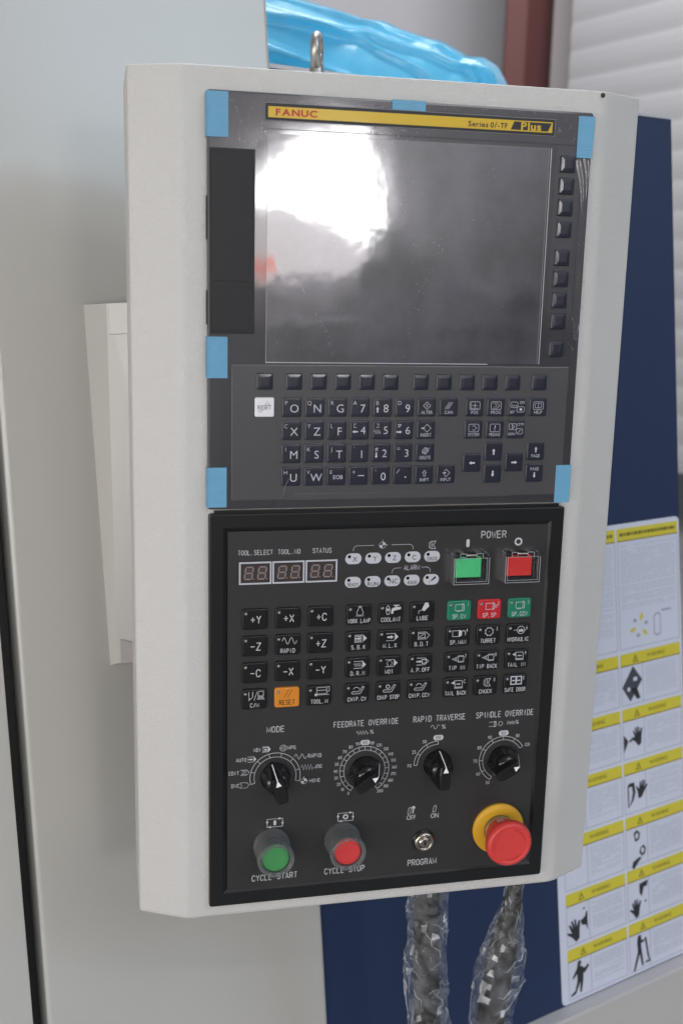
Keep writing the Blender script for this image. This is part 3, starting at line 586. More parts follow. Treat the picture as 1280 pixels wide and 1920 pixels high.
# crumpled clear edge of the film at the right
for k, (xa, za, xb, zb2) in enumerate(((133, 187, 140.5, 148), (136, 187, 141.5, 152), (139.5, 188, 143.2, 158), (142.5, 187, 143.8, 165))):
    b = MB(); w0 = (1.5, 1.1, 1.3, .7)[k]; pts = [(xa, za), ((xa + xb) / 2 + .8, (za + zb2) / 2 + 4), (xb, zb2)]
    b.loft([[(x - w0 * f, -.1, z), (x, -.1 - .9 * f, z), (x + w0 * f, -.1, z)] for (x, z), f in zip(pts, (1, .7, .1))], 'crease', cap0=False, cap1=False, closed=False, smooth=True); b.build('film_crease', bezel)
b = MB(); pts = [(-92.5, -75.5), (-90.5, -70), (-87.5, -64), (-86.5, -58.5), (-84.2, -54.6), (-80, -53.4), (-74, -52.8)]  # film edge arc, its highlight put into a pale stroke
b.stroke(pts, .45, -2.6, 'crease'); b.build('film_crease', bezel)

# ---------------------------------------------------------------- operator panel
b = MB(); X0, X1, Z0, Z1 = -144.2, 142.7, -407.3, -80.8
def fr(i, y, r): return [(x, y, z) for x, z in rrect((X0 + X1) / 2, (Z0 + Z1) / 2, X1 - X0 - 2 * i, Z1 - Z0 - 2 * i, max(r, .4))]
b.loft([fr(0, 6, 2), fr(0, 1.0, 2), fr(.35, .3, 1.8), fr(1.2, 0, 1.4), fr(10.8, 0, .8), fr(11.2, .5, .8), fr(14.6, 2.6, .8)], 'frame', cap0=False, cap1=False)
b.box(-140, 138, 2, 6, -81.5, -78.6, 'frame')
op = b.build('operator_panel', P)
b = MB(); b.prism([(-129.8, -395), (129.6, -395), (129.6, -94.9), (-129.8, -94.9)], 4.5, 1.5, 'memb'); b.build('membrane', op)
LY = 1.38
def lettering(fn, lab): 
    b = MB(); fn(b); return b.build('lettering', op, label=lab)
def T(s, x0, x1, z, h): 
    return lambda b: mono(b, s, (x0 + x1) / 2, z, h, LY, 'ink', (x1 - x0) / (len(s) - .3), pen=.115)
lettering(T('TOOL.SELECT', -121.8, -95.2, -111.7, 3.6), 'TOOL. SELECT')
lettering(T('TOOL.NO', -91.0, -73.8, -111.7, 3.6), 'TOOL. NO')
lettering(T('STATUS', -63.8, -49.2, -111.6, 3.6), 'STATUS')
lettering(T('POWER', 73.2, 94.0, -102.6, 5.5), 'POWER')
lettering(T('ALARM', 9.9, 22.2, -127.7, 3.6), 'ALARM')
lettering(T('MODE', -98.0, -84.4, -257, 4.7), 'MODE')
lettering(T('FEEDRATE OVERRIDE', -44.0, 9.7, -256.6, 4.6), 'FEEDRATE OVERRIDE')
lettering(T('RAPID TRAVERSE', 22.6, 66.9, -256.6, 4.8), 'RAPID TRAVERSE')
lettering(T('SPINDLE OVERRIDE', 76.7, 127.0, -256.6, 4.8), 'SPINDLE OVERRIDE')
lettering(T('CYCLE START', -109.4, -72.2, -385.8, 5.0), 'CYCLE START')
lettering(T('CYCLE STOP', -49.0, -15.3, -385.7, 5.0), 'CYCLE STOP')
lettering(T('PROGRAM', 22.5, 47.2, -385.2, 5.2), 'PROGRAM')
lettering(lambda b: (text(b, 'OFF', 23.8, -343.5, 4.1, LY, 'ink', ws=.78), text(b, 'ON', 44.2, -343.6, 4.1, LY, 'ink', ws=.78)), 'OFF and ON')
lettering(lambda b: b.flat(rrect(62.1, -109.2, 2.7, 6.6, 1.3), LY, 'ink'), 'power on mark, an upright bar')
lettering(lambda b: ring(b, 104.9, -109.1, 2.65, 1.35, LY, 'ink', 28), 'power off mark, a ring')
# number displays
for k, x0 in enumerate((-121.1, -95.3, -69.4)):
    b = MB(); x1 = x0 + 25.1; b.rect(x0, x1, -136.8, -119.0, 1.3, 'segback')
    for (a, c, d, e) in ((x0, x1, -120.2, -119.0), (x0, x1, -136.8, -135.6), (x0, x0 + 1.2, -135.6, -120.2), (x1 - 1.2, x1, -135.6, -120.2)): b.box(a, c, 1.2, .9, d, e, 'lamp')
    dsp = b.build('number_display', op)
    for xc in (x0 + 7.6, x0 + 17.8):
        b = MB(); sl = .14; hw, hh = 2.9, 4.8; P2 = lambda x, z: (xc + x + z * sl, -127.9 + z)
        b.flat([P2(-hw, -hh), P2(hw, -hh), P2(hw, hh), P2(-hw, hh)], 1.24, 'segglow')
        for p, q in (((-hw + .5, hh), (hw - .5, hh)), ((-hw + .5, 0), (hw - .5, 0)), ((-hw + .5, -hh), (hw - .5, -hh)), ((-hw, .5), (-hw, hh - .5)), ((hw, .5), (hw, hh - .5)), ((-hw, -.5), (-hw, -hh + .5)), ((hw, -.5), (hw, -hh + .5))):
            b.stroke([P2(*p), P2(*q)], .85, 1.16, 'seg')
        b.flat([P2(hw + 1.0, -hh - .4), P2(hw + 1.9, -hh - .4), P2(hw + 1.9, -hh + .5), P2(hw + 1.0, -hh + .5)], 1.16, 'seg')
        b.build('digit', dsp)
# indicator lamps
def lampi(x, z, s, kind):
    b = MB(); b.prism(rrect(0, 0, 12.9, 8.7, 4.2, 6), 1.4, 1.15, 'lamp'); disc(b, -3.3, 1.75, 1.35, 1.05, 'leddark', 14)
    if kind == 'big': text(b, s, 1.2, -.3, 3.9, 1.02, 'dark', ws=.9)
    elif kind == 'small': text(b, s, .3, -1.9, 2.9, 1.02, 'dark', ws=8.2 / (2.6 * len(s)) * .95, off=.01)
    else:
        poly(b, 2.2, .6, [(-2.4, -1.2), (-1.6, -1.9), (2.0, .6), (1.0, 2.2)], 1.02, 'dark'); line(b, 0, 0, [(.6, -.6), (-1.6, -1.6), (-1.6, -3.2)], .35, 1.02, 'dark')
    b.build('indicator_lamp', op, (x / 1000, 0, z / 1000), label=('indicator marked ' + s) if s else 'indicator with an oil can')
for x, s in ((-31.5, 'X'), (-15.5, 'Y'), (.5, 'Z'), (16.6, 'C')): lampi(x, -119.0, s, 'big')
lampi(32.5, -119.0, 'CHUCK', 'small'); lampi(-31.5, -138, 'READY', 'small'); lampi(-15.5, -138, 'RUN', 'small')
b_nc = lampi(.5, -138, 'NC', 'big'); lampi(16.5, -138, 'AIR BLOW', 'small'); lampi(32.5, -138, '', 'oil')
def chuckicon(b, x, z, s, y, m):
    line(b, x, z, [(-2.9 * s, 2.2 * s), (-1.7 * s, 2.2 * s), (-1.7 * s, -2.2 * s), (-2.9 * s, -2.2 * s)], .35, y, m, True)
    line(b, x, z, [(-1.6 * s, 3.2 * s), (-.2 * s, 3.2 * s), (-.2 * s, -3.2 * s), (-1.6 * s, -3.2 * s)], .35, y, m, True)
    line(b, x, z, [(0, 3.2 * s), (2.8 * s, 3.2 * s), (1.4 * s, .9 * s), (.6 * s, 0), (1.4 * s, -.9 * s), (2.8 * s, -3.2 * s), (0, -3.2 * s)], .4, y, m)
def homeicon(b, x, z, r, y, m):
    ring(b, x, z, r, .3, y, m, 20)
    for a in (0, 180): b.flat([(x, z)] + arc(x, z, r, a + 90, a + 180, 6), y, m) if False else b.flat([(x, z)] + arc(x, z, r, a, a + 90, 6), y, m)
    line(b, x, z, [(0, r), (0, r * 1.7)], .35, y, m); line(b, x, z, [(r, 0), (r * 1.7, 0)], .35, y, m)
lettering(lambda b: (b.stroke([(-31.6, -112.9)] + arc(-28.4, -112.0, 3.3, -90, 0, 6) + [(-15.2, -108.7)], .32, LY, 'ink'), b.stroke([(-1, -108.7), (13.4, -108.7)] + arc(13.4, -112.0, 3.3, 0, 90, 6) + [(16.7, -112.9)], .32, LY, 'ink'), homeicon(b, -8.3, -108.7, 2.6, LY, 'lamp')), 'home position bracket over the axis lamps')
lettering(lambda b: (b.stroke([(.2, -131.9)] + arc(3.4, -130.9, 3.2, -90, 0, 6) + [(7.5, -127.7)], .32, LY, 'ink'), b.stroke([(24.2, -127.7), (28.4, -127.7)] + arc(28.4, -130.9, 3.2, 0, 90, 6) + [(31.6, -131.9)], .32, LY, 'ink')), 'alarm bracket')
lettering(lambda b: chuckicon(b, 32.6, -109.8, .95, LY, 'ink'), 'chuck symbol')

# operator keys
def okey(x, z, fn, lab, m='bkey'):
    b = MB(); keycap(b, 0, 0, 20.0, 16.6, 2.2, 1.3, -.9, .9, m, .0)
    b.lathe(-7.0, 4.6, [(1.35, -.9), (1.2, -1.35), (.75, -1.7), (.2, -1.85)], 'led', 12)
    fn(b); return b.build('panel_key', op, (x / 1000, 0, z / 1000), label=lab)
KO = -1.05; oi = 'ink'
def kt(b, s, z=-4.9, h=3.3, m=None, cw=None):
    n = len(s); cw = cw or min(2.25, 18.6 / n); mono(b, s, 0, z, h, KO, m or oi, cw)
def pent(b, solid=True, z=2.2, x=1.2):
    line(b, x, z, [(-4.6, 2.9), (2.4, 2.9)], .4, KO, oi); line(b, x, z, [(-4.6, -2.9), (2.4, -2.9)], .4, KO, oi)
    if solid: poly(b, x, z, [(2.2, 3.6), (2.2, -3.0), (5.6, 0)], KO, oi); line(b, x, z, [(2.4, 3.1), (2.4, -3.1)], .4, KO, oi)
    else: line(b, x, z, [(2.4, 2.9), (5.4, 0), (2.4, -2.9)], .4, KO, oi)
cx1, cx2, cx3 = (-108.8, -82.9, -57.0), (-26.2, -.2, 25.9), (56.7, 82.5, 108.4)
rz = (-164.3, -186.1, -208.0, -229.8)
def big(s): return lambda b: mono(b, s, .6, -.3, 5.8, KO, oi, 4.6, fill=.68, pen=.12)
for (c_, r_, s) in ((0, 0, '+Y'), (1, 0, '+X'), (2, 0, '+C'), (0, 1, '-Z'), (2, 1, '+Z'), (0, 2, '-C'), (1, 2, '-X'), (2, 2, '-Y')):
    okey(cx1[c_], rz[r_], big(s), f'black jog key marked {s}')
okey(cx1[1], rz[1], lambda b: (zig(b, -4.4, 7, 3.2, 2.7, 2, .4, KO, oi, True), kt(b, 'RAPID', cw=2.4)), 'black key marked RAPID')
okey(cx1[0], rz[3], lambda b: (line(b, -3, 3, [(-1.4, 3.4), (-1.4, -3.8), (1.6, -1), (1.6, 3.4)], .45, KO, oi), poly(b, -3, 3, [(-1.4, -1), (-.2, -2.6), (-1.4, -3.8)], KO, oi), line(b, 1, 3, [(-1.4, -4), (1.2, 3.4)], .4, KO, oi), line(b, 5, 3.6, [(-2, 3), (2, 3), (2, -1), (-2, -1)], .4, KO, oi, True), poly(b, 5, 3.6, [(-2, -1.2), (2, -1.2), (3.2, -4), (-3.2, -4)], KO, 'inkdim'), kt(b, 'C/M', cw=2.4)), 'black key marked C/M')
okey(cx1[1], rz[3], lambda b: (line(b, -.6, 3, [(-1.9, -3), (1.9, 3.6)], .35, KO, 'dark'), line(b, 2.4, 3, [(-1.9, -3), (1.9, 3.6)], .35, KO, 'dark'), mono(b, 'RESET', 0, -4, 3.8, KO, 'dark', 2.6)), 'orange key marked RESET', 'okey')
okey(cx1[2], rz[3], lambda b: (line(b, 2, 3.4, [(-4, 3.4), (4, 3.4), (4, -2), (-4, -2)], .4, KO, oi, True), line(b, 2, 3.4, [(-4, 1), (4, 1)], .4, KO, oi), disc(b, -2.6, .8, 1.2, KO, oi, 10), line(b, 2, .6, [(-5, 0), (6, 0)], .4, KO, oi), line(b, 2, 3.4, [(4.2, 3.8), (6, 3.8), (6, 0), (4.2, -.6)], .4, KO, oi), kt(b, 'TOOL.M', cw=2.35)), 'black key marked TOOL.M')
okey(cx2[0], rz[0], lambda b: (line(b, .6, 2.6, [(-.9, 4.4), (-1.2, 2.6), (-2.7, -.8), (-2.2, -2.4), (0, -3.1), (2.2, -2.4), (2.7, -.8), (1.2, 2.6), (.9, 4.4)], .4, KO, oi, True), poly(b, .6, 6.6, [(-1.3, -.6), (1.3, -.6), (1.3, .7), (-1.3, .7)], KO, oi), [line(b, .6, 2.6, [(3.0 * math.sin(R_(a)), -3.3 + .6 * math.cos(R_(a)) + .3), (3.6 * math.sin(R_(a)), -4.3 + .5 * abs(math.sin(R_(a))))], .35, KO, oi) for a in (-60, -25, 0, 25, 60)], kt(b, 'WORK LAMP')), 'black key marked WORK LAMP')
okey(cx2[1], rz[0], lambda b: (line(b, -2.6, 2.8, [(-1.6, 2), (-1.6, -1), (-.6, -3.4), (.8, -3.4), (1.6, -1), (1.4, 2), (0, 4)], .4, KO, oi, True), poly(b, -2.6, 2.8, [(-1.2, 1.4), (1.1, 1.4), (.9, -.6), (-.9, -.6)], KO, oi), poly(b, 4, 3, [(-4, -3.2), (-2.2, -3.2), (-2, -.8), (4, .4), (4, 2.2), (-2.4, 1.8), (-3.8, .4)], KO, oi), poly(b, 4, 3, [(-.4, 1.8), (.8, 1.8), (.8, 3.2), (2.6, 3.2), (2.6, 4), (-2.2, 4), (-2.2, 3.2), (-.4, 3.2)], KO, oi), kt(b, 'COOLANT', cw=2.35)), 'black key marked COOLANT')
okey(cx2[2], rz[0], lambda b: (poly(b, 2.2, 3.8, [(-3, -1.6), (-1, -3.1), (3.2, 1), (2, 4.2), (-.4, 4)], KO, oi), line(b, 0, 3, [(0, -1), (-3.2, -1.8), (-3.4, -4.4)], .4, KO, oi), kt(b, 'LUBE', cw=2.5)), 'black key marked LUBE')
okey(cx2[0], rz[1], lambda b: (pent(b), line(b, .1, 2.2, [(-2.9, 1.9), (2.1, 1.9), (2.1, -1.9), (-2.9, -1.9)], .5, KO, oi, True), arrow(b, -.2, 2.2, 4.6, 2.8, 90, KO, oi), kt(b, 'S.B.K', cw=2.4)), 'black key marked S.B.K')
okey(cx2[1], rz[1], lambda b: (pent(b), arrow(b, .2, 2.2, 5.2, 3.2, 90, KO, oi), kt(b, 'M.L.K', cw=2.4)), 'black key marked M.L.K')
okey(cx2[2], rz[1], lambda b: (pent(b, False), line(b, .2, 2.2, [(-3, 1.9), (2.6, 1.9), (2.6, -1.9), (-3, -1.9)], .45, KO, oi, True), line(b, 0, 2.2, [(-1.8, -1.2), (1.8, 1.2)], .4, KO, oi), kt(b, 'B.D.T', cw=2.4)), 'black key marked B.D.T')
okey(cx2[0], rz[2], lambda b: (pent(b), zig(b, -3, 3, 2.2, 1.5, 4, .35, KO, oi), kt(b, 'D.R.N', cw=2.4)), 'black key marked D.R.N')
okey(cx2[1], rz[2], lambda b: (pent(b), b.stroke(arc(.2, 2.2, 2.1, -35, 35, 5), .4, KO, oi), b.stroke(arc(.2, 2.2, 2.1, 60, 160, 6), .4, KO, oi), b.stroke(arc(.2, 2.2, 2.1, 200, 300, 6), .4, KO, oi), kt(b, 'M01', cw=2.4)), 'black key marked M01')
okey(cx2[2], rz[2], lambda b: (pent(b, False), arrow(b, -1.2, 2.2, 4.6, 2.4, 90, KO, oi), line(b, 2.6, 2.2, [(-1.4, 1.6), (1.9, 1.6), (1.9, -1.6), (-1.4, -1.6)], .6, KO, oi, True), kt(b, 'A.P.OFF', cw=2.35)), 'black key marked A.P.OFF')
def conv(b, extra, lab):
    b.stroke([(-3.8, -.4), (2.6, -.4), (5.8, 5), (4.6, 5.8), (1.6, 1.6), (-3.8, 1.6), (-4.6, .6)], .4, KO, oi, True)
    for i in range(4): disc(b, -3 + i * 1.6, .6, .22, KO, oi, 6)
    for i in range(3): disc(b, 2.9 + i * .9, 1.8 + i * 1.5, .22, KO, oi, 6)
    extra(b); kt(b, lab)
okey(cx2[0], rz[3], lambda b: conv(b, lambda b: b.stroke(arc(-.6, 2.6, 2.6, -70, 70, 8), .4, KO, oi), 'CHIP.CW'), 'black key marked CHIP.CW')
okey(cx2[1], rz[3], lambda b: conv(b, lambda b: ring(b, -.6, 4.2, 1.5, .5, KO, oi, 14), 'CHIP STOP'), 'black key marked CHIP STOP')
okey(cx2[2], rz[3], lambda b: conv(b, lambda b: b.stroke(arc(-.6, 2.6, 2.6, -70, 70, 8), .4, KO, oi), 'CHIP.CCW'), 'black key marked CHIP.CCW')
def spin(b, rd=False):
    line(b, .8, 2.8, [(-4.2, 2.2), (1.6, 2.2), (1.6, -2.8), (-4.2, -2.8)], .4, KO, 'lamp', True); line(b, .8, 2.8, [(1.8, 3), (3, 2.2), (3, -2.6), (1.8, -3.2)], .5, KO, 'lamp', True)
def sup(b, s): text(b, s, 7.3, 4.9, 3.0, KO, oi, ws=.7)
okey(cx3[0], rz[0], lambda b: (spin(b), b.stroke(arc(-.6, 2.6, 3.4, 120, 240, 6), .4, KO, 'lamp'), sup(b, '1'), kt(b, 'SP.CW', cw=2.35, m='lamp')), 'green key marked SP.CW', 'gkey')
okey(cx3[1], rz[0], lambda b: (spin(b), ring(b, 5.4, 2.6, 1.1, .4, KO, 'lamp', 12), sup(b, '2'), kt(b, 'SP.SP', cw=2.35, m='lamp')), 'red key marked SP.SP', 'rkey')
okey(cx3[2], rz[0], lambda b: (spin(b), b.stroke(arc(-.6, 2.6, 3.4, 120, 240, 6), .4, KO, 'lamp'), sup(b, '3'), kt(b, 'SP.CCW', cw=2.35, m='lamp')), 'green key marked SP.CCW', 'gkey')
okey(cx3[0], rz[1], lambda b: (line(b, -1.4, 2.6, [(-3.4, 2.3), (2, 2.3), (2, -2.6), (-3.4, -2.6)], .4, KO, oi, True), poly(b, 1.8, 2.6, [(-1, 3), (.8, 2), (.8, -2.2), (-1, -3)], KO, oi), b.stroke(arc(4.4, 2.2, 1.7, -120, 120, 8, 1.6), .55, KO, oi), sup(b, '4'), kt(b, 'SP.MAN', cw=2.35)), 'black key marked SP.MAN')
okey(cx3[1], rz[1], lambda b: (ring(b, .6, 2.8, 3.2, .45, KO, oi, 20), [disc(b, .6 + 3.7 * math.sin(R_(a)), 2.8 + 3.7 * math.cos(R_(a)), .45, KO, oi, 6) for a in range(22, 360, 45)], disc(b, .6, 2.8, .3, KO, oi, 6), sup(b, '5'), kt(b, 'TURRET', cw=2.25)), 'black key marked TURRET')
okey(cx3[2], rz[1], lambda b: (ring(b, 2.2, 3.0, 3.2, .45, KO, oi, 20), poly(b, 2.2, 2.6, [(-2, -1), (2, -1), (2, .8), (1, .8), (.4, 1.8), (0, .6), (-2, .8)], KO, oi), line(b, 0, 3, [(-4.2, 0), (-1, 0)], .4, KO, oi), line(b, 0, 3, [(5.4, 0), (6.8, 0)], .4, KO, oi), sup(b, '6'), kt(b, 'HYDRAULIC')), 'black key marked HYDRAULIC')
def tip(b): 
    poly(b, 2.6, 2.6, [(-1.8, 3), (3, 3), (3, 1.8), (-1.8, 1.8)], KO, oi); poly(b, 2.6, 2.6, [(-1.8, -1.8), (3, -1.8), (3, -3), (-1.8, -3)], KO, oi); line(b, 2.6, 2.6, [(-1.8, 2.4), (3, 2.4), (3, -2.4), (-1.8, -2.4)], .5, KO, oi, True)
    line(b, -1.8, 2.6, [(2.4, 2.0), (-2.4, 0), (2.4, -2.0)], .4, KO, oi); line(b, -1.8, 2.6, [(0, 1), (0, -1)], .4, KO, oi); line(b, -1.8, 2.6, [(1.2, 1.4), (1.2, -1.4)], .4, KO, oi)
okey(cx3[0], rz[2], lambda b: (tip(b), sup(b, '7'), kt(b, 'TIP IN', cw=2.35)), 'black key marked TIP IN')
okey(cx3[1], rz[2], lambda b: (tip(b), sup(b, '8'), kt(b, 'TIP BACK', cw=2.3)), 'black key marked TIP BACK')
def tail(b, a):
    line(b, 1.6, 2.6, [(-3, 3.2), (3.2, 3.2), (3.8, 1.6), (3.8, -2.4), (-2.4, -2.4), (-2.4, .4)], .42, KO, oi, True); line(b, 1.6, .0, [(-2.8, -.6), (4.2, -.6)], .6, KO, oi); poly(b, -2.2, 4, [(.8, 1.4), (-2, 0), (.8, -1.4)], KO, oi); arrow(b, 2.2, 2.8, 4, 1.6, a, KO, oi)
okey(cx3[2], rz[2], lambda b: (tail(b, -90), sup(b, '9'), kt(b, 'TAIL IN', cw=2.3)), 'black key marked TAIL IN')
okey(cx3[0], rz[3], lambda b: (tail(b, 90), sup(b, 'C'), kt(b, 'TAIL BACK')), 'black key marked TAIL BACK')
okey(cx3[1], rz[3], lambda b: (chuckicon(b, 1.2, 2.8, 1.0, KO, oi), sup(b, '0'), kt(b, 'CHUCK', cw=2.35)), 'black key marked CHUCK with a small 0')
okey(cx3[2], rz[3], lambda b: (line(b, .6, 3, [(-4.6, 3.4), (4.6, 3.4), (4.6, -3.2), (-4.6, -3.2)], .9, KO, 'lamp', True), line(b, .6, 3, [(0, 3.2), (0, -3.2)], 1.4, KO, 'lamp'), arrow(b, -1.6, 3, 3.4, 1.8, -90, KO, oi), arrow(b, 2.8, 3, 3.4, 1.8, 90, KO, oi), sup(b, 'E'), kt(b, 'SAFE DOOR')), 'black key marked SAFE DOOR')

# power buttons under clear flip covers
def power(x, m, lab):
    b = MB(); b.box(x - 13.4, x + 13.4, 1.4, -2.2, -139.5, -117.2, 'frame'); r = b.build('power_button', P, label=lab)
    b = MB(); b.loft([[(xx, y, zz) for xx, zz in rrect(x - .9, -128.5, 21.2 - 2 * i, 15.4 - 2 * i, .6, 2)] for i, y in ((0, -2.2), (0, -4.2), (.5, -4.7))], m, cap0=False); b.build('lens', r)
    b = MB()          # clear cover: tray with rim
    xl, xr, z0, z1 = x - 14.6, x + 14.9, -140.6, -119.0
    b.box(xl + 1.2, xr - 1.2, -7.6, -8.6, z0 + 1.2, z1, 'clear')
    b.box(xl, xl + 1.2, 1.2, -8.8, z0, z1 + 2, 'clear'); b.box(xr - 1.2, xr, 1.2, -8.8, z0, z1 + 2, 'clear'); b.box(xl + 1.2, xr - 1.2, 1.2, -8.8, z0, z0 + 1.2, 'clear')
    b.stroke([(xl + .2, z1), (xl + .2, z0 + .2), (xr - .2, z0 + .2), (xr - .2, z1)], .30, -8.95, 'inkk'); b.stroke([(xl + 1.9, z1 - .3), (xl + 1.9, z0 + 2.0), (xr - 1.9, z0 + 2.0), (xr - 1.9, z1 - .3), ], .22, -8.75, 'inkk', True)
    b.build('flip_cover', r)
    b = MB(); b.tube([(x - 4.6, -7.0, -117.2), (x + 4.6, -7.0, -117.2)], 1.1, 'chrome', 12)
    for a, c in ((x - 9.6, x - 4.6), (x + 4.0, x + 9.4)):
        b.box(a, c, 1.2, -8.4, -119.0, -115.6, 'clear'); b.stroke([(a, -119), (a, -115.6), (c, -115.6), (c, -119)], .28, -8.5, 'inkk')
    for a in (xl + .6, xr - .6): b.lathe(a, -117.0, [(1.6, -2), (1.6, -8.6), (1.1, -9.0)], 'clear', 14)
    b.build('hinge', r)
power(62.6, 'green', 'power button with a green lens'); power(105.6, 'red', 'power button with a red lens')

# rotary switches
def dial(b, cx, cz, ro, ri, a0, a1, ticks, full=True):
    n = max(6, int(abs(a1 - a0) / 6)); b.stroke(arc(cx, cz, ro, a0, a1, n), .42, LY, oi); b.stroke(arc(cx, cz, ri, a0, a1, n), .38, LY, oi)
    for a in ticks: b.stroke([(cx + ri * math.sin(R_(a)), cz + ri * math.cos(R_(a))), (cx + ro * math.sin(R_(a)), cz + ro * math.cos(R_(a)))], .4, LY, oi)
def knob(cx, cz, ang, lab):
    r = empty('rotary_switch', (cx / 1000, 0, cz / 1000)); r.parent = P; r['label'] = lab
    b = MB(); b.lathe(0, 0, [(12.2, 1.3), (12.2, -1.0), (11.7, -2.0), (10.9, -3.4), (10.4, -7.5), (9.8, -11.5), (8.2, -14.4), (4.0, -15.6)], 'knob', 40)
    sk_ = b.build('skirt', r)
    # bar grip, nose at +z: seen from the side it slopes down to the nose
    b = MB()
    def sect(z, yt, hw, hwb, yb_=-1.5): return [(-hwb, yb_, z), (-hw - .5, yt + 2.0, z), (-hw, yt + .7, z), (-hw + .8, yt, z), (hw - .8, yt, z), (hw, yt + .7, z), (hw + .5, yt + 2.0, z), (hwb, yb_, z)]
    secs = [sect(13.4, -2.2, 1.2, 1.8), sect(12.4, -6.2, 2.0, 3.2), sect(10.0, -13.2, 3.0, 5.4), sect(7.8, -19.6, 3.8, 6.9), sect(6.6, -21.6, 4.1, 7.4), sect(0, -22.0, 4.7, 8.0), sect(-7, -22.0, 4.6, 7.2), sect(-12.2, -21.8, 4.2, 5.8), sect(-13.6, -20.2, 3.8, 5.2)]
    b.loft(secs, 'knob', smooth=False); g = b.build('grip', r)
    b = MB()
    b.add([(-2.3, -22.05, 2.4), (2.3, -22.05, 2.4), (.45, -21.9, 6.6), (-.45, -21.9, 6.6)], [(0, 1, 2, 3)], 'scratchw')
    pts = [(6.6, -21.9), (7.8, -19.9), (10.0, -13.5), (12.4, -6.5), (13.2, -3.2)]
    for (z0, y0), (z1, y1) in zip(pts, pts[1:]): b.add([(-.45, y0 - .05, z0), (.45, y0 - .05, z0), (.45, y1 - .05, z1), (-.45, y1 - .05, z1)], [(0, 1, 2, 3)], 'scratchw')
    b.build('pointer_line', g)
    g.rotation_euler = (0, R_(ang), 0)
    return r
MT['scratchw'] = mat('pointer_white', (.80, .80, .80), .4)
CZ = -297.6
cA, cB, cC, cD = (-91.3, CZ), (-17.6, CZ), (44.6, CZ + .6), (101.7, CZ + .4)
knob(*cA, -15, 'mode switch turned towards MDI'); knob(*cB, 58, 'feedrate override switch turned to the right'); knob(*cC, 0, 'rapid traverse switch turned to 100'); knob(*cD, 62, 'spindle override switch turned to 120')
def L_mode(b):
    cx, cz = cA; dial(b, cx, cz, 20.4, 17.0, -105, 105, [-105 + 30 * i for i in range(8)])
    def mt(s, x0, x1, z, h=2.9): mono(b, s, (x0 + x1) / 2, z, h, LY, oi, (x1 - x0) / (len(s) - .3))
    mt('DNC', -126.4, -120.2, -303.1); mt('EDIT', -128.4, -120.6, -292.2); mt('AUTO', -122.7, -114.5, -281.3); mt('MDI', -108.6, -102.8, -273.6); mt('MPG', -81.3, -75, -273.5); mt('RAPID', -64.6, -53.9, -281.8, 3.1); mt('JOG', -59.3, -53.3, -291.3); mt('HOME', -62.7, -54.4, -303.4)
    line(b, -115.9, -303.1, [(-3.6, 2.3), (1.6, 2.3), (3.6, 0), (1.6, -2.3), (-3.6, -2.3), (-2.2, 0)], .3, LY, oi, True)
    line(b, -115.9, -292.2, [(-3.4, 2.3), (1.6, 2.3), (3.6, 0), (1.6, -2.3), (-3.4, -2.3)], .3, LY, oi)
    for dx in (-1.6, 0.2): line(b, -115.6 + dx, -292.2, [(-.9, 1.5), (1, 1.5), (-1, -1.5), (.9, -1.5)], .3, LY, oi)
    line(b, -110.2, -281.3, [(-3.4, 2.2), (1.6, 2.2)], .35, LY, oi); line(b, -110.2, -281.3, [(-3.4, -2.2), (1.6, -2.2)], .35, LY, oi); poly(b, -110.2, -281.3, [(1.5, 2.4), (1.5, -2.4), (3.6, 0)], LY, oi); arrow(b, -111.2, -281.3, 4.2, 2.2, 90, LY, oi)
    line(b, -98.8, -273.6, [(-3.2, 2.3), (1.6, 2.3)], .3, LY, oi); line(b, -98.8, -273.6, [(-3.2, -2.3), (1.6, -2.3)], .3, LY, oi); poly(b, -98.8, -273.6, [(1.7, 2.6), (1.7, -2.6), (3.6, 0)], LY, oi); line(b, -99.2, -273.6, [(-1.9, 1.8), (1.8, 1.8), (1.8, -1.8), (-1.9, -1.8)], .35, LY, oi, True); disc(b, -99.2, -273.8, 1.0, LY, oi, 8)
    ring(b, -85, -273.5, 2.6, .35, LY, oi, 18); ring(b, -85, -273.5, 1.1, .3, LY, oi, 10)
    for a in (35, 145, 270): line(b, -85, -273.5, [(1.1 * math.sin(R_(a)), 1.1 * math.cos(R_(a))), (2.6 * math.sin(R_(a)), 2.6 * math.cos(R_(a)))], .35, LY, oi)
    zig(b, -75.8, -66.0, -281.8, 2.2, 2, .35, LY, oi, True); zig(b, -70.0, -60.6, -291.4, 2.3, 4, .35, LY, oi)
    homeicon(b, -67.8, -303.3, 2.5, LY, oi)
lettering(L_mode, 'mode dial scale from DNC to HOME')
def L_feed(b):
    cx, cz = cB; tk = [-147.5 + 14.75 * i for i in range(21)]; dial(b, cx, cz, 20.6, 17.3, -147.5, 147.5, tk)
    for i in range(21):
        a = tk[i]; s = str(i * 10); rr = 24.2 + (1.3 if len(s) == 3 and 30 < abs(a) else 0) ; x = cx + rr * math.sin(R_(a)); z = cz + (24.0 if abs(a) < 80 else 23.2) * math.cos(R_(a))
        if i == 10: b.flat(rrect(x, z, 8.0, 4.4, 2.1), LY, 'ink'); text(b, s, x, z, 2.9, LY - .05, 'memb', ws=.78)
        else: text(b, s, x, z, 2.7, LY, oi, ws=.84)
    zig(b, -25, -15.4, -264.9, 1.6, 4, .35, LY, oi); text(b, '%', -12.3, -264.6, 3.4, LY, oi)
lettering(L_feed, 'feedrate dial scale from 0 to 200')
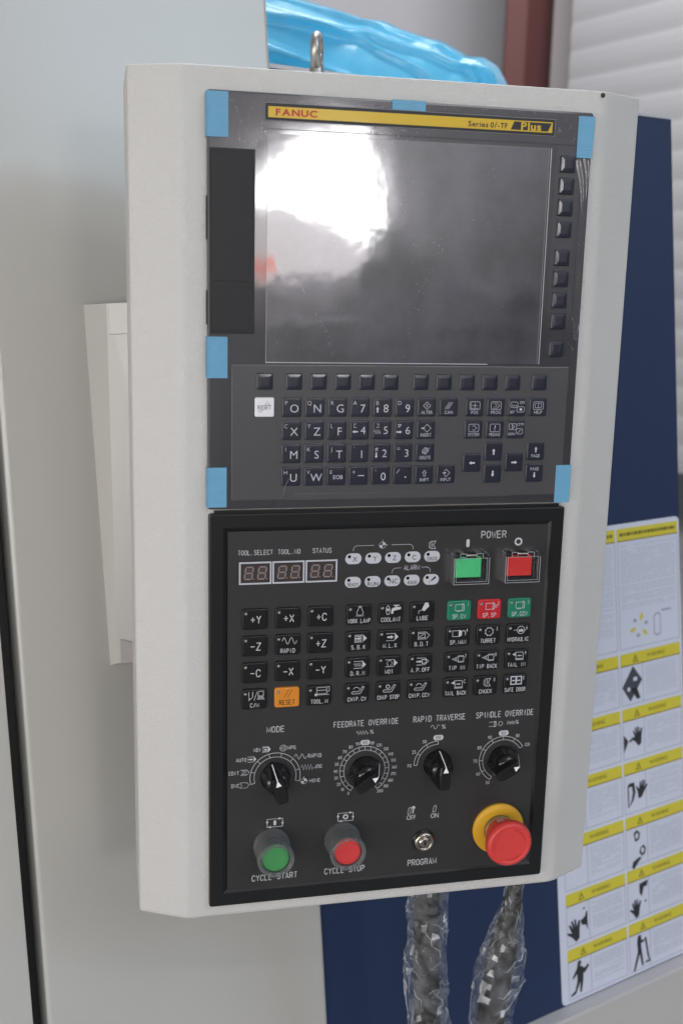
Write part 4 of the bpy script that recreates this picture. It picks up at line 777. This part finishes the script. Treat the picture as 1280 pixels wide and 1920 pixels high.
def L_rap(b):
    cx, cz = cC; dial(b, cx, cz, 20.2, 17.4, -90, 0, (-90, -60, -30, 0))
    for s, a, rr in (('F0', -90, 24), ('25', -60, 23.8), ('50', -30, 23.6)): text(b, s, cx + rr * math.sin(R_(a)), cz + rr * math.cos(R_(a)), 2.9, LY, oi, ws=.84)
    b.flat(rrect(cx, cz + 23.2, 8.6, 4.6, 2.2), LY, 'ink'); text(b, '100', cx, cz + 23.2, 3.0, LY - .05, 'memb', ws=.8)
    b.stroke([(37.8, -264.5)] + arc(39.0, -264.0, 1.3, -90, 90, 6) + arc(41.6, -264.6, 1.3, -90, -270, 6) + arc(44.2, -264.0, 1.3, -90, 60, 6), .35, LY, oi); text(b, '%', 48.8, -264.4, 3.6, LY, oi)
lettering(L_rap, 'rapid traverse dial scale from F0 to 100')
def L_spi(b):
    cx, cz = cD; dial(b, cx, cz, 20.4, 17.4, -150, 60, [-150 + 30 * i for i in range(8)])
    for i, s in enumerate(('50', '60', '70', '80', '90', '100', '110', '120')):
        a = -150 + 30 * i; rr = 24 + (1.2 if i > 5 else 0); x, z = cx + rr * math.sin(R_(a)), cz + 23.4 * math.cos(R_(a))
        if i == 5: b.flat(rrect(x, z, 8.6, 4.6, 2.2), LY, 'ink'); text(b, s, x, z, 3.0, LY - .05, 'memb', ws=.8)
        else: text(b, s, x, z, 2.9, LY, oi, ws=.84)
    line(b, 91.5, -265.2, [(-3.2, 1.9), (1.6, 1.9)], .3, LY, oi); line(b, 91.5, -265.2, [(-3.2, -1.9), (1.6, -1.9)], .3, LY, oi); line(b, 93.9, -265.2, [(-.8, 2.4), (.4, 2.0), (.4, -2.0), (-.8, -2.4)], .5, LY, oi, True); ring(b, 98.4, -265.2, 1.8, .35, LY, oi, 14); text(b, '/min%', 109.2, -264.6, 3.4, LY, oi, ws=.86)
lettering(L_spi, 'spindle override dial scale from 50 to 120')
def cyc(x, kind):
    def f(b):
        z = -337.9; line(b, x, z, [(-6.3, 3.5), (6.3, 3.5), (6.3, -3.5), (-6.3, -3.5)], .42, LY, oi, True)
        for px_, pz_, a in ((4.4, 3.5, 90), (6.3, -1.0, 180), (-4.4, -3.5, 270), (-6.3, 1.4, 0)): 
            c, s_ = math.cos(R_(a)), math.sin(R_(a)); b.flat([(x + px_ + p * c + q * s_, z + pz_ - p * s_ + q * c) for p, q in ((-1.0, -1.2), (1.0, -1.2), (0, 1.5))], LY - .02, oi)
        if kind: b.flat(rrect(x, z, 2.2, 4.6, 1.1), LY, oi)
        else: ring(b, x, z, 1.75, 1.1, LY, oi, 16)
    return f
lettering(cyc(-91.1, 1), 'cycle start symbol'); lettering(cyc(-32.4, 0), 'cycle stop symbol')
def L_key(b):
    for x in (22.0, 43.8): b.stroke([(x - 1.3, -340.2), (x - .6, -335.4), (x + 1.0, -334.2), (x + 1.7, -335.6), (x + .9, -340.4)], .38, LY, oi, True)
    disc(b, 25.6, -334.9, 1.5, LY, oi, 12); line(b, 25.6, -335, [(0, 0), (-.4, -5)], 1.0, LY, oi)
lettering(L_key, 'key switch symbols')

# cycle buttons in clear rubber boots
def cycle(x, z, m, lab):
    b = MB(); b.lathe(x, z, [(14.6, 1.4), (14.6, -1.2), (13.8, -2)], 'frame', 40, cap=True); r = b.build('push_button', P, label=lab)
    b = MB(); b.lathe(x, z, [(9.0, -1.8), (9.0, -16.0)], 'leddark', 40, cap=False); b.lathe(x, z, [(9.0, -16.0), (10.9, -16.4), (11.0, -18.2), (11.0, -20.0), (10.6, -20.6), (9.6, -20.9), (7, -20.7), (3, -20.6)], m, 40); b.build('button_head', r)
    b = MB(); prof = [(15.2, 1.2), (15.0, -2.5), (13.9, -4.5), (13.9, -9.5), (14.4, -10.2), (13.9, -11), (14.8, -17.5), (14.9, -21.8), (14.2, -23.6), (12.8, -24.2), (11.6, -23.6), (11.4, -21.0)]
    b.lathe(x, z, prof, 'rubber', 48, cap=False)
    b.build('clear_boot', r)
cycle(-93.6, -357.6, 'bgreen', 'green cycle start button in a clear boot'); cycle(-35.0, -357.6, 'bred', 'red cycle stop button in a clear boot')
# key switch
b = MB(); b.lathe(35, -365.0, [(9.6, 1.4), (9.6, .6), (9.0, .2)], 'knob', 40); b.lathe(35, -365.0, [(8.8, 1), (8.8, -2.0), (8.2, -3.4), (7.0, -4.1), (5.6, -4.2), (5.4, -3.4), (4.9, -3.4), (4.7, -4.4), (3.6, -4.8)], 'chrome', 48)
ks = b.build('key_switch', P); b = MB(); b.rect(34.4, 35.6, -367.4, -362.6, -4.88, 'dark'); disc(b, 35, -365, 1.2, -4.86, 'dark', 12); b.build('keyhole', ks)
# emergency stop
b = MB(); b.lathe(101.0, -360.0, [(22.6, 1.4), (22.6, -.6), (22.0, -1.2), (13, -1.3)], 'estopy', 64); es = b.build('emergency_stop', P)
b = MB(); b.lathe(101, -360, [(13.4, -1.2), (13.2, -5.0), (12.6, -5.4)], 'brass', 40); b.build('collar', es)
b = MB(); b.lathe(101, -360.0, [(12.4, -4.0), (12.6, -11), (13.2, -15.5), (15.6, -18.6), (18.6, -20.4), (19.6, -22.2), (19.7, -25.0), (18.9, -27.6), (17.4, -28.8), (16.2, -29.0), (15.6, -28.5), (14.2, -28.4), (8, -28.2), (3, -28.1)], 'estop', 64)
for a0 in (10, 130, 250): b.stroke(arc(101, -360, 13.2, a0, a0 + 70, 12), .35, -28.62, 'rkey')
hd_ = b.build('mushroom_head', es)
b = MB()
for k, zz in enumerate((-2.4, 0, 2.0, 4.0)): 
    a = R_(-22 + k * 6.5); rr = 13.15; b.add([(101 + rr * math.sin(a), -7.5, -360 + rr * math.cos(a)), (101 + rr * math.sin(a + .06), -7.5, -360 + rr * math.cos(a + .06)), (101 + (rr + .6) * math.sin(a + .06), -13.0, -360 + (rr + .6) * math.cos(a + .06)), (101 + (rr + .6) * math.sin(a), -13.0, -360 + (rr + .6) * math.cos(a))], [(0, 1, 2, 3)], 'lamp')
b.build('stem_print', es)

# ---------------------------------------------------------------- tapes
def tape(x0, x1, z0, z1, lab, wrap=False, sk=0.0):
    b = MB(); y = -.75; n = 8
    pts = []
    rnd = random.Random(hash(lab) % 999)
    fr_ = [(x0, z0), (x1 + sk, z0), (x1, z1), (x0, z1)]
    b.prism(fr_, -.35, y, 'tape')
    if wrap: b.box(x0 - .5, x0 + .2, 4.5, y, z0 + .2, z1 - .2, 'tape')
    o = b.build('tape_strip', None, (0, 0, H)); tag(o, lab, 'tape', 'blue tape pieces holding the display film'); return o
tape(-145.4, -130.1, 189.8, 220.2, 'light blue tape at the top left corner of the display, above the card cover', True)
tape(-12.1, 13.1, 214.9, 221.9, 'short wide light blue tape on the display top edge above the yellow strip')
tape(132.6, 145.8, 188.4, 218.4, 'light blue tape at the upper right corner of the display, above the side keys', sk=-.4)
tape(-145.4, -130.4, 21.3, 51.3, 'light blue tape on the left edge of the display, just below the card cover', True)
tape(-145.4, -130.9, -75.4, -45.2, 'light blue tape at the bottom left corner of the keyboard', True)
tape(132.4, 145.4, -77.2, -46.6, 'light blue tape at the bottom right corner of the keyboard, below the page keys')

# ---------------------------------------------------------------- wrapped cables under the pendant
def cable(path, crad, wrads, seed, lab):
    r = empty('wrapped_cable', (path[0][0] / 1000, path[0][1] / 1000, H + path[0][2] / 1000), lab, 'cable', 'plastic-wrapped cables under the pendant')
    o0 = Vector(path[0]); rn = random.Random(seed)
    def P_(t):
        f = t * (len(path) - 1); i = min(int(f), len(path) - 2); return Vector(path[i]).lerp(Vector(path[i + 1]), f - i)
    def RD(lst, t):
        f = t * (len(lst) - 1); i = min(int(f), len(lst) - 2); return lst[i] + (lst[i + 1] - lst[i]) * (f - i)
    b = MB(); n = 110; loops = []
    for i in range(n):
        t = i / (n - 1); p = P_(t) - o0; r_ = RD(crad, t) * (1.0 + .07 * (1 if i % 2 else -1))
        loops.append([(p.x + r_ * math.cos(2 * math.pi * k / 20), p.y + r_ * math.sin(2 * math.pi * k / 20), p.z) for k in range(20)])
    b.loft(loops, 'rib', smooth=True); b.build('conduit', r)
    b = MB(); n = 50; m_ = 24; loops = []
    ph = [rn.uniform(0, 6.28) for _ in range(12)]
    folds = [(rn.uniform(0, 1), rn.uniform(0, 6.28), rn.uniform(-14, 14), rn.uniform(.10, .28)) for _ in range(46)]
    for i in range(n):
        t = i / (n - 1); p = P_(t) - o0; base = RD(wrads, t); row = []
        for k in range(m_):
            a = 2 * math.pi * k / m_; d = .06 * math.sin(2 * a + ph[0] + 6 * t) + .05 * math.sin(3 * a + ph[1] - 9 * t) + .05 * math.sin(16 * t + ph[2] + a) + .035 * math.sin(31 * t + 2 * a + ph[3])
            for (ft, fa, sl, am) in folds:
                da = (a - fa - sl * (t - ft) + math.pi) % (2 * math.pi) - math.pi
                d += am * .55 * math.exp(-(da / .17) ** 2) * math.exp(-((t - ft) / .10) ** 2)
            r_ = base * (1 + d) * (1 + rn.uniform(-.055, .055)); a += rn.uniform(-.05, .05)
            row.append((p.x + r_ * math.cos(a), p.y + r_ * math.sin(a) * .8, p.z + rn.uniform(-1.6, 1.6)))
        loops.append(row)
    for l0, l1 in zip(loops, loops[1:]):
        for k in range(m_):
            q = [l0[k], l0[(k + 1) % m_], l1[(k + 1) % m_], l1[k]]
            b.add(q, [(0, 1, 2), (0, 2, 3)] if rn.random() < .5 else [(0, 1, 3), (1, 2, 3)], 'creaseglint' if rn.random() < .055 else 'wrap')  # scattered facets get the whiter plastic as painted glints
    for _ in range(80):       # creases standing out of the sleeve, with glints painted into their pale colour
        i0 = rn.randrange(1, n - 8); k0 = rn.randrange(m_); dk = rn.choice((-2, -1, 1, 1, 2)); ln = rn.randrange(2, 7); w_2 = rn.uniform(.12, .42)
        pp = []
        for q_ in range(ln + 1):
            v_ = Vector(loops[min(n - 1, i0 + (q_ if abs(dk) < 2 else q_ // 2))][(k0 + dk * q_ // 2) % m_]); ce = P_((i0 + q_) / (n - 1)) - o0; out = Vector((v_.x - ce.x, v_.y - ce.y, 0)).normalized(); pp.append((v_ + out * .5, out))
        L2 = []; R2 = []; T2 = []
        for q_, (v_, out) in enumerate(pp):
            t_ = (pp[min(ln, q_ + 1)][0] - pp[max(0, q_ - 1)][0]).normalized(); sd = t_.cross(out); f_ = w_2 * math.sin(math.pi * (q_ + .3) / (ln + .6)); L2.append(v_ + sd * f_); R2.append(v_ - sd * f_); T2.append(v_ + out * f_ * 1.3)
        b.loft([[tuple(a_), tuple(c_), tuple(d_)] for a_, c_, d_ in zip(L2, T2, R2)], 'creaseglint', cap0=False, cap1=False, closed=False)
    b.build('plastic_sleeve', r)
cable([(62, 62, -405), (61, 62, -450), (63, 64, -500), (66, 66, -560), (72, 70, -640), (80, 75, -760)], [11, 11.5, 12, 12, 12.5, 13], [20.5, 19.5, 18.5, 17.0, 18.5, 17.5, 21.5, 20.0, 19, 21, 21, 21, 21], 3, 'thick dark conduit in crumpled clear plastic hanging below the middle of the pendant')
cable([(148, 62, -405), (147, 62, -450), (144, 62, -480), (139, 64, -520), (133, 66, -580), (128, 70, -660), (124, 75, -760)], [5.5, 6, 9, 13, 13, 13, 13], [6.5, 6.5, 7, 8, 9.5, 14, 19, 23.5, 23, 20, 19, 20, 21, 21], 11, 'conduit in twisted clear plastic, pinched narrow where it leaves the right of the pendant')

# ---------------------------------------------------------------- blue plastic covered bundle on the machine roof
sil = [(440, -90), (500, -35), (557, 0), (632, 22), (694, 42), (733, 46), (761, 59), (811, 76), (843, 85), (886, 112), (913, 114), (929, 125), (946, 156), (956, 200)]
random.seed(5); b = MB(); nA = 90; nB = 90; loops = []
def silp(t):
    f = t * (len(sil) - 1); i = min(int(f), len(sil) - 2); a, c = sil[i], sil[i + 1]; return a[0] + (c[0] - a[0]) * (f - i), a[1] + (c[1] - a[1]) * (f - i)
YB = .95
RO = Vector((.25, .95, 0))
for i in range(nA):
    t = i / (nA - 1); x, y = silp(t); top = far(x, y, YB); row = []
    for k in range(nB):
        s_ = k / (nB - 1); ang = math.pi * s_ * .97 ; hh = max(.05, top.z - .26)
        fold = .006 * math.sin(9 * t + 5 * s_) + sum(a_ * math.exp(-((s_ - (c0_ + c1_ * t + .02 * math.sin(7 * t + c0_ * 9))) / w2_) ** 2) for a_, c0_, c1_, w2_ in ((.018, .12, .10, .016), (.014, .20, .26, .012), (.020, .30, -.10, .018), (.016, .40, .12, .014), (.012, .05, .30, .010), (.018, .55, -.2, .02), (.016, .34, .34, .012)))
        wd = .16 + fold
        yy = YB - wd * math.sin(ang); zz = .20 + (top.z - .20) * (1 + math.cos(ang)) / 2
        row.append((top.x + fold * .6 - .62 * (YB - yy) - RO.x, yy - RO.y, zz - RO.z))
    loops.append([(p[0], p[1], p[2]) for p in row] + [(row[-1][0], .2, row[-1][2]), (row[0][0], .2, row[0][2])])
b.loft(loops, 'bluewrap', smooth=True)
o = b.build('plastic_covered_bundle', None, (RO.x, RO.y, H + RO.z), scale=1.0)
tag(o, 'bundle under shiny bright blue plastic sheeting on top of the machine', 'plastic cover')

# ---------------------------------------------------------------- warning sticker on the blue panel
ST = empty('warning_sticker', MO, 'tall pale sticker sheet with yellow warning bars and black pictograms on the blue panel', 'sticker')
def su(u, w): return (u + (-200 - w) * .0150, w)
D0 = 1.0
def sq(mb, u0, u1, w0, w1, d, m): mflat(mb, [su(u0, w0), su(u1, w0), su(u1, w1), su(u0, w1)], d, m)
b = MB(); rr_ = rrect((298.3 + 530.6) / 2, (-200 - 801.5) / 2, 530.6 - 298.3, 601.5, 7); mslab(b, [su(*p) for p in rr_], .2, D0, 'sheet'); b.build('sheet', ST)
tops = [-367.4, -439.6, -511.0, -584.2, -656.8, -730.2]
random.seed(21)
def textblock(mb, u0, u1, w0, w1, d, step=3.0):
    w = w1
    while w > w0:
        u = u0
        while u < u1:
            L = random.uniform(3, 14); L = min(L, u1 - u)
            if L > 1.5 and random.random() < .93: sq(mb, u, u + L, w - step * .5, w, d, 'stext')
            u += L + random.uniform(1, 2)
        w -= step
        if random.random() < .1: w -= step * .6
def header(u0, u1, w1, lab=None, first=False):
    b = MB(); mslab(b, [su(u0, w1 - 15.2), su(u1, w1 - 15.2), su(u1, w1), su(u0, w1)], D0, D0 + .5, 'sty'); sq(b, u0, u1, w1 - 16.4, w1 - 15.1, D0 + .55, 'stydark')
    if first:
        u = u0 + 4
        while u < u1 - 5: L = random.uniform(3, 8); sq(b, u, min(u + L, u1 - 4), w1 - 9.6, w1 - 5.4, D0 + .6, 'stydark'); u += L + 1.3
    else:
        uc, wc = u0 + 26, w1 - 7.8; tri = [su(uc - 5.4, wc - 4.8), su(uc + 5.4, wc - 4.8), su(uc, wc + 5.2)]
        mflat(b, tri, D0 + .6, 'stydark'); mflat(b, [su(uc - 3.4, wc - 3.6), su(uc + 3.4, wc - 3.6), su(uc, wc + 2.8)], D0 + .65, 'sty'); sq(b, uc - .6, uc + .6, wc - 2.6, wc + 1.2, D0 + .7, 'stydark')
        t = MB(); text(t, 'WARNING', 0, 0, 5.0, 0, 'stydark', ws=.9, off=.01)
        cu, cw_ = u0 + (u1 - u0) * .58, w1 - 7.6
        b.add([tuple(mface(*su(cu + x, cw_ + z), D0 + .62)) for x, _, z in t.v], t.f, 'stydark')
    b.build('header_bar', ST)
def pic(mb, cu, cw_, polys, m='stk'):
    for p in polys: mflat(mb, [su(cu + a, cw_ + c) for a, c in p], D0 + .4, m)
hand = [[(-3, -14), (3, -12), (6, -2), (10, 8), (7, 9), (3, 3), (4, 13), (1.5, 13), (0, 4), (-1, 14), (-3.5, 13), (-3, 3), (-6, 11), (-8, 10), (-6, -1), (-12, 3), (-13, 1), (-7, -6)]]
def rot2(ps, a, s=1, dx=0, dy=0): c, q = math.cos(R_(a)), math.sin(R_(a)); return [[(dx + s * (x * c - y * q), dy + s * (x * q + y * c)) for x, y in p] for p in ps]
pics = {
 ('R', 0): [([[(-18, -2), (2, 24), (18, 4), (-4, -22)]], 'machdark'), ([[(-3, -6), (8, -4), (14, -20), (8, -21), (2, -12)]], 'stk'), ([[(2, 4), (9, 4), (9, 9), (2, 9)], [(-9, -8), (-4, -8), (-4, -3), (-9, -3)]], 'sheet')],
 ('R', 1): [([[(-18, 8), (-10, -2), (-18, -16)], [(-8, -1), (4, 3), (4, 0), (-8, -4)]], 'stk'), (rot2(hand, 12, .95, 8, 2), 'stk')],
 ('R', 2): [([[(-14, 12), (-12, 12), (-12, -18), (-14, -18)], [(-12, 14), (-2, 14), (0, 0), (-4, -10), (-12, -18), (-7, -8), (-5, 0), (-6, 9), (-12, 9)]], 'stk'), (rot2(hand, -20, .9, 12, 2), 'stk')],
 ('R', 3): [([[(-6, 18), (0, 22), (6, 16), (4, 8), (-3, 6)], [(6, -4), (12, -1), (16, -7), (14, -14), (8, -16), (4, -10)]], 'stk'), ([[(-3, 16), (1, 18), (3, 14), (1, 10), (-2, 10)], [(7, -6), (11, -4), (13, -8), (11, -12), (8, -12)]], 'sheet'), ([[(-8, -20), (4, -16), (8, -18), (0, -24), (-6, -30), (-10, -28)]], 'stk')],
 ('R', 4): [(rot2(hand, 6, .95, -4, -12), 'stk'), ([[(2, 20), (18, 22), (16, 14), (10, 14), (6, 2), (2, 8)], [(10, -6), (14, -4), (14, -8)]], 'stk')],
 ('R', 5): [([[(-3, 22), (2, 22), (3, 14), (9, 14), (8, 11), (2, 10), (3, 0), (6, -22), (3, -22), (-1, -4), (-10, -26), (-13, -25), (-4, 0), (-5, 14)], [(9, 16), (12, 16), (17, -14), (20, -20), (8, -20), (14, -14)]], 'stk'), ([[(10, -17), (16, -17), (14, -13)]], 'sheet')],
 ('L', 4): [(rot2(hand, 14, 1.1, -5, -8), 'stk'), ([[(4, 2), (12, 6), (14, 12), (16, 12), (16, -14), (13, -6), (6, -4)], [(8, 18), (13, 18), (10, 15)]], 'stk')],
 ('L', 5): [([[(-3, 22), (1, 23), (3, 18), (0, 16), (8, 10), (14, 14), (16, 11), (9, 4), (6, 4), (5, -6), (2, -20), (-1, -20), (0, -6), (-8, -20), (-16, -22), (-16, -19), (-9, -16), (-5, -4), (-5, 6), (-12, 0), (-13, 3), (-5, 13)]], 'stk')]}
for side, (u0, u1) in (('L', (310.0, 413.4)), ('R', (417.6, 526.6))):
    u0b = u0 + (0 if side == 'R' else 0)
    header(u0, u1, -206.2, first=True)
    b = MB()
    for (a, c, d, e) in ((u0, u1, -361.4, -360.6), (u0, u0 + .8, -361, -222), (u1 - .8, u1, -361, -222)): sq(b, a, c, d, e, D0 + .3, 'stickline')
    textblock(b, u0 + 5, u1 - 5, -308, -228, D0 + .35, 3.4)
    if side == 'R':
        for a in (75, 195, 315):
            for rr2, w2 in ((13, 3.2),): mflat(b, [su(u0 + 36 + rr2 * math.cos(R_(a)) + p * math.cos(R_(a)) - q * math.sin(R_(a)), -335 + rr2 * math.sin(R_(a)) + p * math.sin(R_(a)) + q * math.cos(R_(a))) for p, q in ((-7, 0), (0, 3), (6, 0), (0, -3))], D0 + .4, 'sty')
            a += 60; mflat(b, [su(u0 + 36 + 12 * math.cos(R_(a)) + p, -335 + 12 * math.sin(R_(a)) + q) for p, q in ((-4, 0), (0, 3), (4, 0), (0, -3))], D0 + .4, 'stickline')
        mflat(b, [su(u0 + 68 + x, -337 + z) for x, z in rrect(0, 0, 13, 30, 5)], D0 + .38, 'stickline'); mflat(b, [su(u0 + 68 + x, -337 + z) for x, z in rrect(0, 0, 10, 26, 4)], D0 + .4, 'sheet'); sq(b, u0 + 76, u0 + 94, -321, -318.6, D0 + .4, 'stickline')
    else: textblock(b, u0 + 60, u1 - 5, -340, -312, D0 + .35)
    b.build('instruction_cell', ST)
    for k, t in enumerate(tops):
        header(u0, u1, t)
        b = MB(); bt = (tops[k + 1] + 5) if k < 5 else -796.5; ud = u0 + 38.5
        for (a, c, d, e) in ((u0, u1, bt - .4, bt + .4), (u0, u0 + .7, bt, t - 15), (u1 - .7, u1, bt, t - 15), (ud, ud + .8, bt, t - 16)): sq(b, a, c, d, e, D0 + .3, 'stickline')
        textblock(b, ud + 6, u1 - 6, bt + 10, t - 22, D0 + .35, 3.2)
        for ps, m in pics.get((side, k), []):
            pic(b, u0 + 19.5, (bt + t - 16) / 2, ps, m) if m != 'sheet' else [mflat(b, [su(u0 + 19.5 + a, (bt + t - 16) / 2 + c) for a, c in p], D0 + .46, m) for p in ps]
        b.build('warning_cell', ST)

for o in bpy.data.objects:
    if o.type == 'MESH' and o.data.polygons: pass
SC.render.engine = 'CYCLES'
SC.cycles.transparent_max_bounces = 12
